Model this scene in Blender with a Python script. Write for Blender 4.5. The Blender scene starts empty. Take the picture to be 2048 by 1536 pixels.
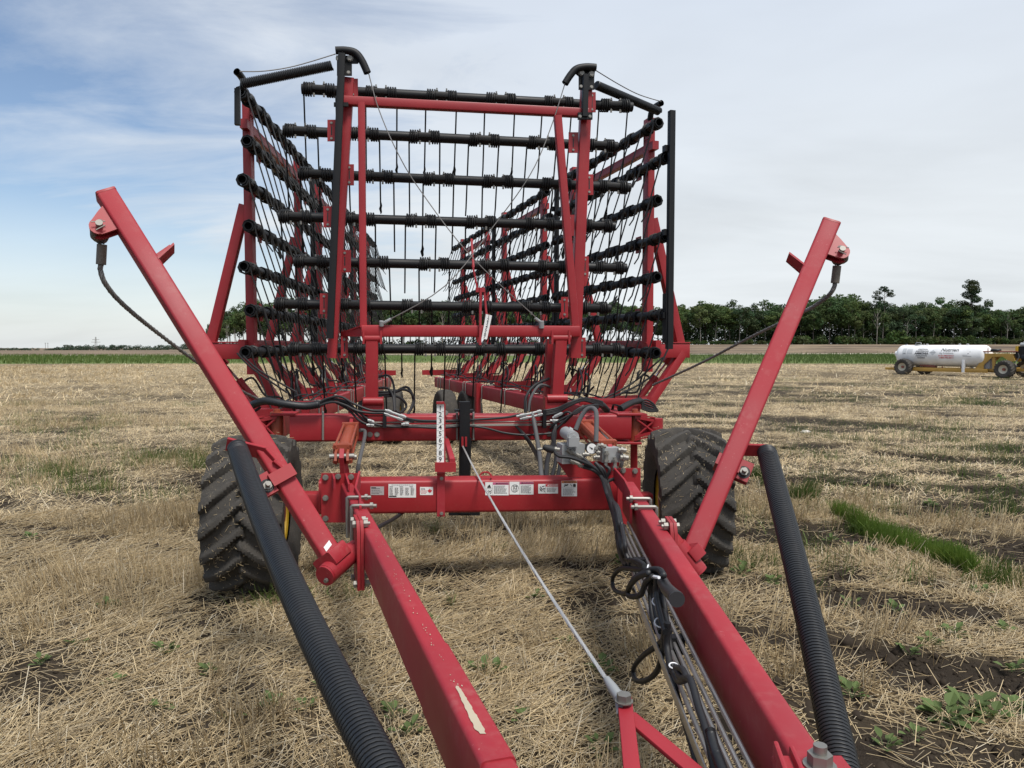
import bpy, bmesh, math, random
import numpy as np
from mathutils import Vector, Matrix

rnd = random.Random(7)
rng = np.random.default_rng(11)
sc = bpy.context.scene
col = sc.collection
R_ = math.radians

# ------------------------------------------------------------------ camera, sky, sun, exposure
F = 1480.0                     # focal length in pixels of the 2048 wide picture
CAMZ = 1.65
PITCH = math.atan(76 / F)
cam_d = bpy.data.cameras.new('camera')
cam_d.sensor_width = 36.0
cam_d.lens = 36.0 * F / 2048.0
cam_d.clip_start = 0.05
cam_d.clip_end = 9000
cam = bpy.data.objects.new('camera', cam_d)
cam.location = (0, 0, CAMZ)
cam.rotation_euler = (math.pi / 2 - PITCH, 0, 0)
col.objects.link(cam)
sc.camera = cam

SUN_EL, SUN_AZ = R_(62), R_(150)     # azimuth clockwise from +Y (behind the machine is 0)
world = bpy.data.worlds.new('World')
sc.world = world
world.use_nodes = True
nt = world.node_tree
nt.nodes.clear()
def N(t, **kw):
    n = nt.nodes.new(t)
    for k, v in kw.items():
        setattr(n, k, v)
    return n
def L(a, b):
    nt.links.new(a, b)
def wmath(op, a, b=None, c=None, clamp=False):
    n = N('ShaderNodeMath', operation=op)
    n.use_clamp = clamp
    for i, q in enumerate((a, b, c)):
        if q is None:
            continue
        if isinstance(q, (int, float)):
            n.inputs[i].default_value = q
        else:
            L(q, n.inputs[i])
    return n.outputs[0]
def wmix(fac, a, b):
    n = N('ShaderNodeMix', data_type='RGBA')
    L(fac, n.inputs[0])
    for s, q in ((n.inputs[6], a), (n.inputs[7], b)):
        if isinstance(q, tuple):
            s.default_value = q
        else:
            L(q, s)
    return n.outputs[2]
def wramp(fac, stops):
    n = N('ShaderNodeValToRGB')
    L(fac, n.inputs[0])
    e = n.color_ramp.elements
    while len(e) > 1:
        e.remove(e[-1])
    e[0].position, e[0].color = stops[0][0], (stops[0][1],) * 3 + (1,)
    for p, v in stops[1:]:
        q = e.new(p)
        q.color = (v, v, v, 1)
    return n.outputs[0]
sky = N('ShaderNodeTexSky', sky_type='NISHITA')
sky.sun_disc = False
sky.sun_elevation = SUN_EL
sky.sun_rotation = SUN_AZ
sky.air_density = 1.0
sky.dust_density = 1.2
sky.altitude = 400
tc = N('ShaderNodeTexCoord')
sep = N('ShaderNodeSeparateXYZ')
L(tc.outputs['Generated'], sep.inputs[0])
zc = wmath('ADD', wmath('MAXIMUM', sep.outputs[2], 0.0), 0.16)
cx = wmath('DIVIDE', sep.outputs[0], zc)
cy = wmath('DIVIDE', sep.outputs[1], zc)
comb = N('ShaderNodeCombineXYZ')
L(cx, comb.inputs[0]); L(cy, comb.inputs[1])
def wnoise(scale, detail, rough, off, sx=1.0, sy=1.0, dist=0.0):
    mp = N('ShaderNodeMapping')
    mp.inputs['Location'].default_value = off
    mp.inputs['Scale'].default_value = (sx, sy, 1)
    L(comb.outputs[0], mp.inputs[0])
    n = N('ShaderNodeTexNoise')
    n.inputs['Scale'].default_value = scale
    n.inputs['Detail'].default_value = detail
    n.inputs['Roughness'].default_value = rough
    n.inputs['Distortion'].default_value = dist
    L(mp.outputs[0], n.inputs['Vector'])
    return n.outputs[0]
n_big = wnoise(0.55, 4, 0.5, (3.1, 1.7, 0), 1.0, 0.8)
n_wisp = wnoise(1.6, 8, 0.62, (0.4, 5.2, 0), 0.6, 1.5, 0.6)
n_soft = wnoise(0.9, 5, 0.55, (7.7, 2.2, 0), 0.7, 1.2, 0.3)
# the cloud sheet thins out towards the west (picture left): blue shows through there
thin = wmath('MULTIPLY_ADD', cx, 0.33, 0.66)
cov = wmath('ADD', thin, wmath('MULTIPLY', wmath('SUBTRACT', n_big, 0.5), 1.1))
cov = wmath('ADD', cov, wmath('MULTIPLY', wmath('SUBTRACT', n_wisp, 0.5), 1.15))
cov = wramp(cov, [(0.08, 0.0), (0.38, 0.52), (0.62, 0.96), (1.0, 1.0)])
# low in the sky the sheet is seen edge on and closes up
low = wramp(sep.outputs[2], [(0.0, 0.80), (0.08, 0.50), (0.18, 0.0)])
cov = wmath('MAXIMUM', cov, low)
lum = wramp(n_soft, [(0.25, 0.86), (0.5, 1.0), (0.75, 1.10)])
hz = wramp(sep.outputs[2], [(0.0, 1.0), (0.16, 0.75), (0.42, 0.0)])
cl = wmix(hz, (5.0, 5.5, 6.25, 1), (5.75, 6.05, 6.2, 1))
vm = N('ShaderNodeVectorMath', operation='SCALE')
L(cl, vm.inputs[0]); L(lum, vm.inputs[3])
mixed = wmix(cov, sky.outputs[0], vm.outputs[0])
bg = N('ShaderNodeBackground')
bg.inputs['Strength'].default_value = 0.12
L(mixed, bg.inputs[0])
wo = N('ShaderNodeOutputWorld')
L(bg.outputs[0], wo.inputs[0])

sun_d = bpy.data.lights.new('sun', 'SUN')
sun_d.energy = 3.1
sun_d.angle = R_(15)
sun_d.color = (1.0, 0.96, 0.9)
sun = bpy.data.objects.new('sun', sun_d)
sd = Vector((math.sin(SUN_AZ) * math.cos(SUN_EL), math.cos(SUN_AZ) * math.cos(SUN_EL), math.sin(SUN_EL)))
sun.rotation_euler = sd.to_track_quat('Z', 'Y').to_euler()
sun.location = sd * 60
col.objects.link(sun)

sc.view_settings.view_transform = 'Standard'
sc.view_settings.look = 'None'
sc.view_settings.exposure = 0.24
sc.view_settings.gamma = 1.0
sc.view_settings.use_curve_mapping = False
sc.cycles.max_bounces = 6
sc.cycles.diffuse_bounces = 3
sc.cycles.glossy_bounces = 3
sc.cycles.transparent_max_bounces = 8

# ------------------------------------------------------------------ survey: where a line of sight meets a plane of the place
CAM = Vector((0, 0, CAMZ))
FW = Vector((0, math.cos(PITCH), -math.sin(PITCH)))
UP = Vector((0, math.sin(PITCH), math.cos(PITCH)))
RT = Vector((1, 0, 0))
YAW, ROLL = R_(8.3), R_(0.47)
XA = Vector((math.cos(YAW) * math.cos(ROLL), math.sin(YAW) * math.cos(ROLL), -math.sin(ROLL)))
YA = Vector((-math.sin(YAW), math.cos(YAW), 0))
ZA = XA.cross(YA)
Z = Vector((0, 0, 1))
def ray(px, py):
    return RT * ((px - 1024) / F) + UP * ((768 - py) / F) + FW
def at(px, py, d):                 # at a distance d along +Y
    r = ray(px, py)
    return CAM + r * (d / r.y)
def gz(px, py, z):                 # on a level plane
    r = ray(px, py)
    return CAM + r * ((z - CAMZ) / r.z)
def pm(px, py, ym):                # on a cross plane of the machine
    r = ray(px, py)
    return CAM + r * (ym / r.dot(YA))
def ps(px, py, o=0.0):             # on a plane beside the right drawbar
    r = ray(px, py)
    return CAM + r * ((0.5553 + o) / (r.x - 0.0362 * r.y))
def pxm(n, ym, px=1024, py=850):   # n pixels in metres on the plane ym
    return (pm(px + n, py, ym) - pm(px, py, ym)).length

# ------------------------------------------------------------------ mesh kit
OFF = [Vector((0, 0, 0))]
class MB:
    def __init__(self):
        self.v, self.f = [], []
    def add(self, vs, fs):
        b = len(self.v)
        self.v += [Vector(p) for p in vs]
        self.f += [tuple(b + i for i in q) for q in fs]
        return self
    def sweep(self, rings, closed=False, caps=True):
        n = len(rings[0]); b = len(self.v)
        for r in rings:
            self.v += r
        m = len(rings)
        for i in range(m if closed else m - 1):
            a, c = b + i * n, b + ((i + 1) % m) * n
            for j in range(n):
                k = (j + 1) % n
                self.f.append((a + j, a + k, c + k, c + j))
        if caps and not closed:
            self.f.append(tuple(b + j for j in range(n))[::-1])
            self.f.append(tuple(b + (m - 1) * n + j for j in range(n)))
        return self
    def beam(self, p, q, w, h, up=None, r=0.008, seg=2, ext=0.0):
        p, q = Vector(p), Vector(q)
        d = (q - p).normalized()
        p, q = p - d * ext, q + d * ext
        up = Vector(up) if up is not None else ZA
        s = d.cross(up)
        if s.length < 1e-4:
            s = d.cross(Vector((0, 1, 0)))
        s.normalize(); u = s.cross(d).normalized()
        r = min(r, w * .45, h * .45)
        prof = []
        for sx, sy, a0 in ((1, 1, 0), (-1, 1, 90), (-1, -1, 180), (1, -1, 270)):
            for k in range(seg + 1):
                a = R_(a0 + 90 * k / seg)
                prof.append(s * (sx * (w / 2 - r) + r * math.cos(a)) + u * (sy * (h / 2 - r) + r * math.sin(a)))
        return self.sweep([[p + c for c in prof], [q + c for c in prof]])
    def box(self, c, x, y, z):          # half extents as vectors
        c, x, y, z = Vector(c), Vector(x), Vector(y), Vector(z)
        vs = [c + x * a + y * b + z * g for g in (-1, 1) for b in (-1, 1) for a in (-1, 1)]
        return self.add(vs, [(0, 2, 3, 1), (4, 5, 7, 6), (0, 1, 5, 4), (2, 6, 7, 3), (0, 4, 6, 2), (1, 3, 7, 5)])
    def tube(self, pts, r, n=8, closed=False, caps=True, smooth=0):
        pts = [Vector(p) for p in pts]
        if smooth:
            pts = spline(pts, smooth, closed)
        m = len(pts)
        rs = r if isinstance(r, (list, tuple)) else [r] * m
        if len(rs) != m:
            rs = [rs[min(len(rs) - 1, int(i * (len(rs) - 1) / max(1, m - 1) + .5))] for i in range(m)]
        rings, u = [], None
        for i in range(m):
            a = pts[i - 1] if (i or closed) else pts[0]
            b = pts[(i + 1) % m] if (i < m - 1 or closed) else pts[-1]
            t = (b - a)
            if t.length < 1e-9:
                t = Vector((0, 0, 1))
            t.normalize()
            if u is None:
                u = t.cross(Vector((0.13, 0.31, 0.94)))
                if u.length < .1:
                    u = t.cross(Vector((1, 0, 0)))
                u.normalize()
            u = (u - t * u.dot(t))
            u.normalize()
            w = t.cross(u)
            rings.append([pts[i] + (u * math.cos(2 * math.pi * k / n) + w * math.sin(2 * math.pi * k / n)) * rs[i] for k in range(n)])
        return self.sweep(rings, closed, caps)
    def cyl(self, p, q, r, n=12, r2=None):
        return self.tube([p, q], [r, r if r2 is None else r2], n)
    def pipe(self, p, q, ro, ri, n=14, depth=0.12):     # open ended pipe
        p, q = Vector(p), Vector(q)
        d = (q - p).normalized()
        b = len(self.v)
        u = d.cross(Vector((0.13, 0.31, 0.94))).normalized(); w = d.cross(u)
        for c, r in ((p + d * depth, ri), (p, ri), (p, ro), (q, ro), (q, ri), (q - d * depth, ri)):
            self.v += [c + (u * math.cos(2 * math.pi * k / n) + w * math.sin(2 * math.pi * k / n)) * r for k in range(n)]
        for i in range(5):
            for j in range(n):
                k = (j + 1) % n
                self.f.append((b + i * n + j, b + i * n + k, b + (i + 1) * n + k, b + (i + 1) * n + j))
        self.f.append(tuple(b + j for j in range(n)))
        self.f.append(tuple(b + 5 * n + j for j in range(n)))
        return self
    def plate(self, pts, t):
        pts = [Vector(p) for p in pts]; t = Vector(t); n = len(pts)
        return self.add(pts + [p + t for p in pts],
                        [tuple(range(n)), tuple(range(2 * n - 1, n - 1, -1))] + [(i, i + n, (i + 1) % n + n, (i + 1) % n) for i in range(n)])
    def pplate(self, pl, ym, th):        # outline seen from the survey point, on a cross plane, th metres thick
        return self.plate([pm(x, y, ym) for x, y in pl], YA * th)
    def prect(self, x0, y0, x1, y1, ym, th):
        return self.pplate([(x0, y0), (x1, y0), (x1, y1), (x0, y1)], ym, th)
    def bolt(self, p, d, r=0.016, h=0.012, shank=0.0):
        p, d = Vector(p), Vector(d).normalized()
        self.tube([p, p + d * .003], r * 1.25, 10)
        self.tube([p + d * .003, p + d * h], r, 6)
        if shank:
            self.tube([p + d * h, p + d * (h + shank)], r * .55, 8)
        return self
    def helix(self, p, q, R, r, pitch, steps=12, n=5, up=None):
        p, q = Vector(p), Vector(q)
        d = q - p; Ln = d.length; d.normalize()
        u = d.cross(Vector((0.13, 0.31, 0.94))).normalized(); w = d.cross(u)
        m = max(4, int(Ln / pitch * steps))
        return self.tube([p + d * (Ln * i / m) + (u * math.cos(2 * math.pi * i / steps) + w * math.sin(2 * math.pi * i / steps)) * R for i in range(m + 1)], r, n)
    def mesh(self, name, mat, angle=38, off=None, recalc=True):
        o = OFF[0] if off is None else off
        me = bpy.data.meshes.new(name)
        me.from_pydata([tuple(p - o) for p in self.v], [], self.f)
        if recalc and len(self.f) < 40000:
            bm = bmesh.new(); bm.from_mesh(me)
            bmesh.ops.recalc_face_normals(bm, faces=bm.faces)
            bm.to_mesh(me); bm.free()
        finish(me, mat, angle)
        return me
    def build(self, name, mat, parent=None, angle=38):
        return link(name, self.mesh(name, mat, angle), parent)
    def pieces(self):
        """the separate pieces in this builder: islands, joined where their boxes overlap"""
        par = list(range(len(self.v)))
        def find(i):
            while par[i] != i:
                par[i] = par[par[i]]; i = par[i]
            return i
        for q in self.f:
            a = find(q[0])
            for j in q[1:]:
                b = find(j)
                if a != b: par[b] = a
        isl = {}
        for i in range(len(self.v)):
            isl.setdefault(find(i), []).append(i)
        keys = list(isl); box = []
        for k in keys:
            P = [self.v[i] for i in isl[k]]
            box.append([[min(p[c] for p in P) - .0015 for c in range(3)], [max(p[c] for p in P) + .0015 for c in range(3)]])
        g = list(range(len(keys)))
        def fg(i):
            while g[i] != i: i = g[i]
            return i
        for i in range(len(keys)):
            for j in range(i):
                if all(box[i][0][c] <= box[j][1][c] and box[j][0][c] <= box[i][1][c] for c in range(3)):
                    a, b = fg(i), fg(j)
                    if a != b: g[max(a, b)] = min(a, b)
        own = {k: fg(n) for n, k in enumerate(keys)}
        out = {}
        for i in range(len(self.v)):
            out.setdefault(own[find(i)], []).append(i)
        res = []
        for ids in out.values():
            mp = {i: n for n, i in enumerate(ids)}; s = set(ids); m = MB()
            m.v = [self.v[i] for i in ids]
            m.f = [tuple(mp[i] for i in q) for q in self.f if q[0] in s]
            res.append(m)
        return res
    def each(self, name, mat, parent=None, angle=38):
        return [m.build(name, mat, parent, angle) for m in self.pieces()][0]
def finish(me, mat, angle=38):
    if mat is not None:
        me.materials.append(mat)
    if angle:
        me.polygons.foreach_set('use_smooth', [True] * len(me.polygons))
        me.set_sharp_from_angle(angle=R_(angle))
    me.update()
def link(name, data, parent=None, M=None):
    o = bpy.data.objects.new(name, data)
    if parent is not None:
        o.parent = parent
    if M is not None:
        o.matrix_basis = M
    col.objects.link(o)
    return o
def tag(o, label, cat=None, group=None, kind=None):
    o['label'] = label
    if cat: o['category'] = cat
    if group: o['group'] = group
    if kind: o['kind'] = kind
    return o
def thing(name, loc, label, cat, group=None):
    o = link(name, None)
    o.location = loc
    o.empty_display_size = .2
    return tag(o, label, cat, group)
def spline(p, n, closed=False):
    out, m = [], len(p)
    for i in range(m if closed else m - 1):
        p0 = p[(i - 1) % m] if (i or closed) else p[0]
        p1, p2 = p[i], p[(i + 1) % m]
        p3 = p[(i + 2) % m] if (i + 2 < m or closed) else p[-1]
        for k in range(n):
            t = k / n
            out.append(.5 * ((2 * p1) + (p2 - p0) * t + (2 * p0 - 5 * p1 + 4 * p2 - p3) * t * t + (3 * p1 - p0 - 3 * p2 + p3) * t ** 3))
    if not closed:
        out.append(p[-1])
    return out
def lerp(a, b, t):
    return a + (b - a) * t
def text_geo(body, size, org, right, up, bold=0.0, align='CENTER', fn=None, depth=0.0, sx=1.0, shear=0.0):
    cu = bpy.data.curves.new('lettering', 'FONT')
    cu.body = body; cu.size = size; cu.align_x = align; cu.align_y = 'CENTER'
    cu.offset = bold; cu.resolution_u = 2; cu.shear = shear
    o = bpy.data.objects.new('lettering', cu)
    me = bpy.data.meshes.new_from_object(o)
    vs = []
    for v in me.vertices:
        x, y = v.co.x * sx, v.co.y
        vs.append(fn(x, y) if fn else Vector(org) + Vector(right) * x + Vector(up) * y)
    fs = [tuple(p.vertices) for p in me.polygons]
    bpy.data.objects.remove(o); bpy.data.curves.remove(cu); bpy.data.meshes.remove(me)
    return vs, fs

# ------------------------------------------------------------------ materials
def newmat(name):
    m = bpy.data.materials.new(name)
    m.use_nodes = True
    t = m.node_tree
    b = t.nodes['Principled BSDF']
    return m, t, b
def rgba(c):
    return (c[0], c[1], c[2], 1)
def mixc(t, fac, a, b):
    n = t.nodes.new('ShaderNodeMix'); n.data_type = 'RGBA'
    for s, q in ((n.inputs[0], fac), (n.inputs[6], a), (n.inputs[7], b)):
        if isinstance(q, (int, float)): s.default_value = q
        elif isinstance(q, tuple): s.default_value = q
        else: t.links.new(q, s)
    return n.outputs[2]
def noise(t, scale, detail=4, rough=.55, vec=None, dist=0.0, lo=None, hi=None, sc3=None):
    n = t.nodes.new('ShaderNodeTexNoise')
    n.inputs['Scale'].default_value = scale; n.inputs['Detail'].default_value = detail
    n.inputs['Roughness'].default_value = rough; n.inputs['Distortion'].default_value = dist
    if vec is None:
        c = t.nodes.new('ShaderNodeTexCoord'); vec = c.outputs['Object']
    if sc3:
        mp = t.nodes.new('ShaderNodeMapping'); mp.inputs['Scale'].default_value = sc3
        t.links.new(vec, mp.inputs[0]); vec = mp.outputs[0]
    t.links.new(vec, n.inputs['Vector'])
    if lo is None:
        return n.outputs[0]
    r = t.nodes.new('ShaderNodeMapRange')
    r.inputs[1].default_value, r.inputs[2].default_value = lo, hi
    t.links.new(n.outputs[0], r.inputs[0])
    return r.outputs[0]
def fmath(t, op, a, b):
    n = t.nodes.new('ShaderNodeMath'); n.operation = op
    for i, q in enumerate((a, b)):
        if isinstance(q, (int, float)): n.inputs[i].default_value = q
        else: t.links.new(q, n.inputs[i])
    return n.outputs[0]
def paint(name, base, rough=.4, dust=(.34, .27, .19), dust_amt=.35, chip=None, metal=0.0, spec=.5, scale=9, bump=0.0, coat=0.0):
    m, t, b = newmat(name)
    f1 = noise(t, scale, 6, .65, lo=.48, hi=.85)
    f2 = noise(t, scale * 9, 4, .6, lo=.45, hi=.8)
    d = fmath(t, 'MULTIPLY', fmath(t, 'MULTIPLY', f1, f2), dust_amt)
    var = noise(t, 1.7, 3, .5, lo=.3, hi=.7)
    c = mixc(t, var, rgba([q * .86 for q in base]), rgba([min(1, q * 1.12) for q in base]))
    c = mixc(t, d, c, rgba(dust))
    if chip:
        ch = noise(t, 70, 4, .7, lo=.63, hi=.70)
        ch = fmath(t, 'MULTIPLY', ch, noise(t, 4, 3, .6, lo=.50, hi=.62))
        c = mixc(t, fmath(t, 'MULTIPLY', ch, .75), c, rgba(chip))
    t.links.new(c, b.inputs['Base Color'])
    r = t.nodes.new('ShaderNodeMapRange')
    r.inputs[3].default_value, r.inputs[4].default_value = rough * .85, min(1, rough * 1.35)
    t.links.new(var, r.inputs[0]); t.links.new(r.outputs[0], b.inputs['Roughness'])
    b.inputs['Metallic'].default_value = metal
    b.inputs['Specular IOR Level'].default_value = spec
    b.inputs['Coat Weight'].default_value = coat
    b.inputs['Coat Roughness'].default_value = .25
    if bump:
        bp = t.nodes.new('ShaderNodeBump'); bp.inputs['Strength'].default_value = bump; bp.inputs['Distance'].default_value = .004
        t.links.new(f2, bp.inputs['Height']); t.links.new(bp.outputs[0], b.inputs['Normal'])
    return m
RED = paint('red_paint', (.30, .012, .018), .46, dust_amt=.24, coat=.06)
RED2 = paint('red_paint_dusty', (.315, .016, .026), .55, dust=(.46, .30, .26), dust_amt=.5, scale=3.2, chip=(.50, .22, .21))
ORANGE = paint('orange_red_paint', (.29, .06, .03), .42, dust_amt=.35)
BLACK = paint('black_enamel', (.006, .0065, .008), .48, dust_amt=.06, spec=.35)
TINE = paint('black_spring_steel', (.009, .009, .0095), .5, dust=(.10, .075, .05), dust_amt=.22, spec=.35)
RUBBER = paint('hose_rubber', (.011, .011, .013), .55, dust_amt=.10)
COIL = paint('black_plastic_coil', (.013, .014, .016), .42, dust_amt=.10)
TYRE = paint('tyre_rubber', (.058, .053, .047), .85, dust=(.24, .20, .15), dust_amt=1.2, scale=14, bump=.5, spec=.3)
STEEL = paint('zinc_steel', (.30, .29, .265), .55, dust_amt=.2, metal=.85)
LINE = paint('steel_line', (.42, .41, .40), .34, dust_amt=.25, metal=.8)
CHROME = paint('chrome_rod', (.75, .75, .75), .15, dust_amt=.05, metal=1.0)
ALU = paint('machined_aluminium', (.36, .37, .37), .5, dust_amt=.12, metal=.45)
WIRE = paint('wire_rope', (.20, .19, .18), .5, dust_amt=.3, metal=.5)
WIREP = paint('galvanised_cable', (.50, .50, .49), .45, dust_amt=.2, metal=.5)
FERR = paint('cable_ferrule', (.17, .145, .12), .55, dust_amt=.2, metal=.3)
WHITE = paint('white_sticker', (.78, .78, .76), .5, dust_amt=.12)
WPAINT = paint('white_tank_paint', (.80, .80, .80), .35, dust=(.5, .42, .33), dust_amt=.22, scale=3)
SILVER = paint('silver_sticker', (.50, .47, .47), .45, dust_amt=.1, metal=.3)
INK = paint('black_ink', (.02, .02, .022), .6, dust_amt=0)
GREYINK = paint('grey_ink', (.30, .30, .31), .6, dust_amt=0)
LGREY = paint('pale_grey_ink', (.52, .54, .56), .6, dust_amt=0)
REDINK = paint('red_ink', (.55, .03, .04), .6, dust_amt=0)
PINKINK = paint('magenta_ink', (.50, .10, .20), .6, dust_amt=0)
ORINK = paint('orange_ink', (.56, .17, .06), .6, dust_amt=0)
MUST = paint('mustard_paint', (.46, .27, .055), .5, dust_amt=.5, scale=4)
YELLOW = paint('yellow_rim_paint', (.58, .36, .03), .45, dust_amt=.3)
CREAM = paint('cream_rim_paint', (.62, .57, .45), .5, dust_amt=.35)
BARE = paint('bare_primer', (.45, .38, .28), .7, dust_amt=.4)
RUST = paint('rusty_red_pipe', (.27, .09, .06), .6, dust_amt=.4)
TIE = paint('white_cable_tie', (.75, .76, .78), .4, dust_amt=.05)
GREYHOSE = paint('grey_sleeve', (.085, .085, .088), .7, dust_amt=.2)
DIRT = paint('dried_dirt', (.06, .048, .036), .95, dust_amt=.2)
def attr_mat(name, attr='tint', rough=.8, spec=.2, trans=0.0):
    m, t, b = newmat(name)
    a = t.nodes.new('ShaderNodeAttribute'); a.attribute_name = attr
    t.links.new(a.outputs['Color'], b.inputs['Base Color'])
    b.inputs['Roughness'].default_value = rough
    b.inputs['Specular IOR Level'].default_value = spec
    if trans:
        tr = t.nodes.new('ShaderNodeBsdfTranslucent'); t.links.new(a.outputs['Color'], tr.inputs[0])
        mx = t.nodes.new('ShaderNodeMixShader'); mx.inputs[0].default_value = trans
        t.links.new(b.outputs[0], mx.inputs[1]); t.links.new(tr.outputs[0], mx.inputs[2])
        t.links.new(mx.outputs[0], t.nodes['Material Output'].inputs[0])
    return m
STRAW = attr_mat('straw', rough=.7, spec=.25, trans=.12)
LEAF = attr_mat('leaf', rough=.65, spec=.2, trans=.35)
GRASS = attr_mat('grass_blade', rough=.6, spec=.25, trans=.25)
def bark(name, c):
    m, t, b = newmat(name)
    f = noise(t, 6, 5, .6, sc3=(1, 1, .3), lo=.35, hi=.7)
    t.links.new(mixc(t, f, rgba([q * .55 for q in c]), rgba(c)), b.inputs['Base Color'])
    b.inputs['Roughness'].default_value = .9
    return m
BARK = bark('pale_bark', (.30, .27, .23))
BARKD = bark('dark_bark', (.12, .10, .085))

# ------------------------------------------------------------------ terrain
def _hash(ix, iy, seed):
    n = (ix.astype(np.int64) * 374761393 + iy.astype(np.int64) * 668265263 + seed * 974711) & 0x7fffffff
    n = ((n ^ (n >> 13)) * 1274126177) & 0x7fffffff
    n = (n ^ (n >> 16)) & 0xffff
    return n / 65535.0
def vnoise(x, y, seed=0):
    x, y = np.asarray(x, float), np.asarray(y, float)
    ix, iy = np.floor(x), np.floor(y)
    fx, fy = x - ix, y - iy
    fx = fx * fx * (3 - 2 * fx); fy = fy * fy * (3 - 2 * fy)
    a = _hash(ix, iy, seed); b = _hash(ix + 1, iy, seed); c = _hash(ix, iy + 1, seed); d = _hash(ix + 1, iy + 1, seed)
    return (a * (1 - fx) + b * fx) * (1 - fy) + (c * (1 - fx) + d * fx) * fy
def fbm(x, y, seed=0, o=4):
    s, a, t = 0, .5, 0
    for i in range(o):
        s = s + a * vnoise(x * 2 ** i, y * 2 ** i, seed + i * 17); t += a; a *= .55
    return s / t
def sstep(a, b, x):
    t = np.clip((x - a) / (b - a), 0, 1)
    return t * t * (3 - 2 * t)
def streak(x, y):
    """bare soil (1) against straw cover (0): long patches across the view and wheel marks"""
    x, y = np.asarray(x, float), np.asarray(y, float)
    u = x * .93 - y * .36; v = x * .36 + y * .93          # cultivation direction
    a = fbm(u * .6, v * 2.1, 3, 4)
    b = fbm(x * 2.1, y * 3.2, 9, 3)
    c = fbm(x * .5, y * 1.1, 14, 3)
    s = sstep(.525, .62, a * .5 + b * .5)
    s2 = sstep(.48, .60, a * .45 + c * .55)
    right = sstep(-.2, 2.2, x - .10 * y)
    s = np.clip(s * (.75 + .25 * right) + s2 * right * .95, 0, 1)
    # turned soil beside the sprouted strip and where the wheels rolled
    l1 = np.exp(-((v - 6.05 + .12 * np.sin(u * 2.3)) / .22) ** 2) * sstep(.6, 1.6, u) * (1 - sstep(3.4, 4.4, u))
    l2 = np.exp(-((v - 5.15 + .10 * np.sin(u * 2.9)) / .16) ** 2) * sstep(.2, .9, u) * (1 - sstep(3.4, 4.4, u))
    l3 = np.exp(-((v - 8.2 + .15 * np.sin(u * 1.7)) / .12) ** 2) * sstep(1.2, 2.0, u) * (1 - sstep(7, 9, u))
    l4 = np.exp(-((y - (42.5 - .28 * (x - 20))) / 3.2) ** 2) * sstep(7, 15, x) * sstep(.40, .55, fbm(x * .6, y * .8, 19, 3))
    return np.clip(s + (.8 * l1 + .7 * l2 + .7 * l3) * sstep(.33, .52, b) + l4, 0, 1)
def height(x, y):
    x, y = np.asarray(x, float), np.asarray(y, float)
    r = np.hypot(x, y)
    az = np.degrees(np.arctan2(x, np.maximum(y, 1e-3)))
    rise = sstep(140, 200, y) * sstep(-26, -17, az)
    east = sstep(-5, 25, az)
    z = rise * (1.75 + .35 * east)
    z = z - 6.4 * sstep(200, 1500, r) * (1 - sstep(-26, -17, az))
    z = z + .35 * (fbm(x * .02, y * .02, 41, 2) - .5) * sstep(15, 60, r) * (1 - .6 * sstep(80, 200, r))
    near = 1 - sstep(10, 40, r)
    st = streak(x, y)
    z = z + near * (.06 * (fbm(x * .8, y * 1.3, 21, 3) - .5) + st * (.08 * (fbm(x * 5, y * 5, 31, 4) - .55)) - .018 * st)
    return z
def hz(x, y):
    return float(height(np.array([x]), np.array([y]))[0])
def ground(px, py):
    p = gz(px, py, 0)
    for _ in range(3):
        p = gz(px, py, hz(p.x, p.y))
    return p

def zone_edges(x, y):
    e1 = 69 + 2.2 * (fbm(x * .09, y * .02, 51, 3) - .5) + .045 * x
    e2 = np.clip(138 + .15 * x, 122, 150) + 3 * (fbm(x * .05, y * .02, 52, 3) - .5)
    return e1, e2
fa = np.radians(np.linspace(-43, 43, 345))
ba = np.radians(np.concatenate([np.linspace(48, 180, 23), np.linspace(-175, -48, 22)]))
ang = np.concatenate([fa, ba])
rad = [0.35]
while rad[-1] < 3200:
    rad.append(rad[-1] * (1.011 if 2 < rad[-1] < 14 else 1.022 if rad[-1] < 260 else 1.08))
rad = np.array(rad)
A, Rr = np.meshgrid(ang, rad)
X = Rr * np.sin(A); Y = Rr * np.cos(A)
Zg = height(X, Y)
nA, nR = len(ang), len(rad)
verts = np.stack([X.ravel(), Y.ravel(), Zg.ravel()], 1)
ii, jj = np.meshgrid(np.arange(nR - 1), np.arange(nA), indexing='ij')
kk = (jj + 1) % nA
quads = np.stack([ii * nA + jj, ii * nA + kk, (ii + 1) * nA + kk, (ii + 1) * nA + jj], -1).reshape(-1, 4)
cen = verts[quads].mean(1)
e1, e2 = zone_edges(cen[:, 0], cen[:, 1])
zone = np.where(cen[:, 1] < e1, 0, np.where(cen[:, 1] < e2, 1, 2))
inner = np.arange(nA)
def np_mesh(name, v, f, mat, smooth=True):
    me = bpy.data.meshes.new(name)
    f = np.asarray(f); k = f.shape[1]
    me.vertices.add(len(v)); me.vertices.foreach_set('co', np.asarray(v, np.float32).ravel())
    me.loops.add(f.size); me.loops.foreach_set('vertex_index', f.astype(np.int32).ravel())
    me.polygons.add(len(f)); me.polygons.foreach_set('loop_start', np.arange(0, f.size, k, dtype=np.int32))
    if smooth:
        me.polygons.foreach_set('use_smooth', np.ones(len(f), bool))
    me.update(calc_edges=True)
    if mat: me.materials.append(mat)
    return me
def sub_mesh(name, q, mat):
    used, inv = np.unique(q, return_inverse=True)
    return np_mesh(name, verts[used], inv.reshape(q.shape), mat)
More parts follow.
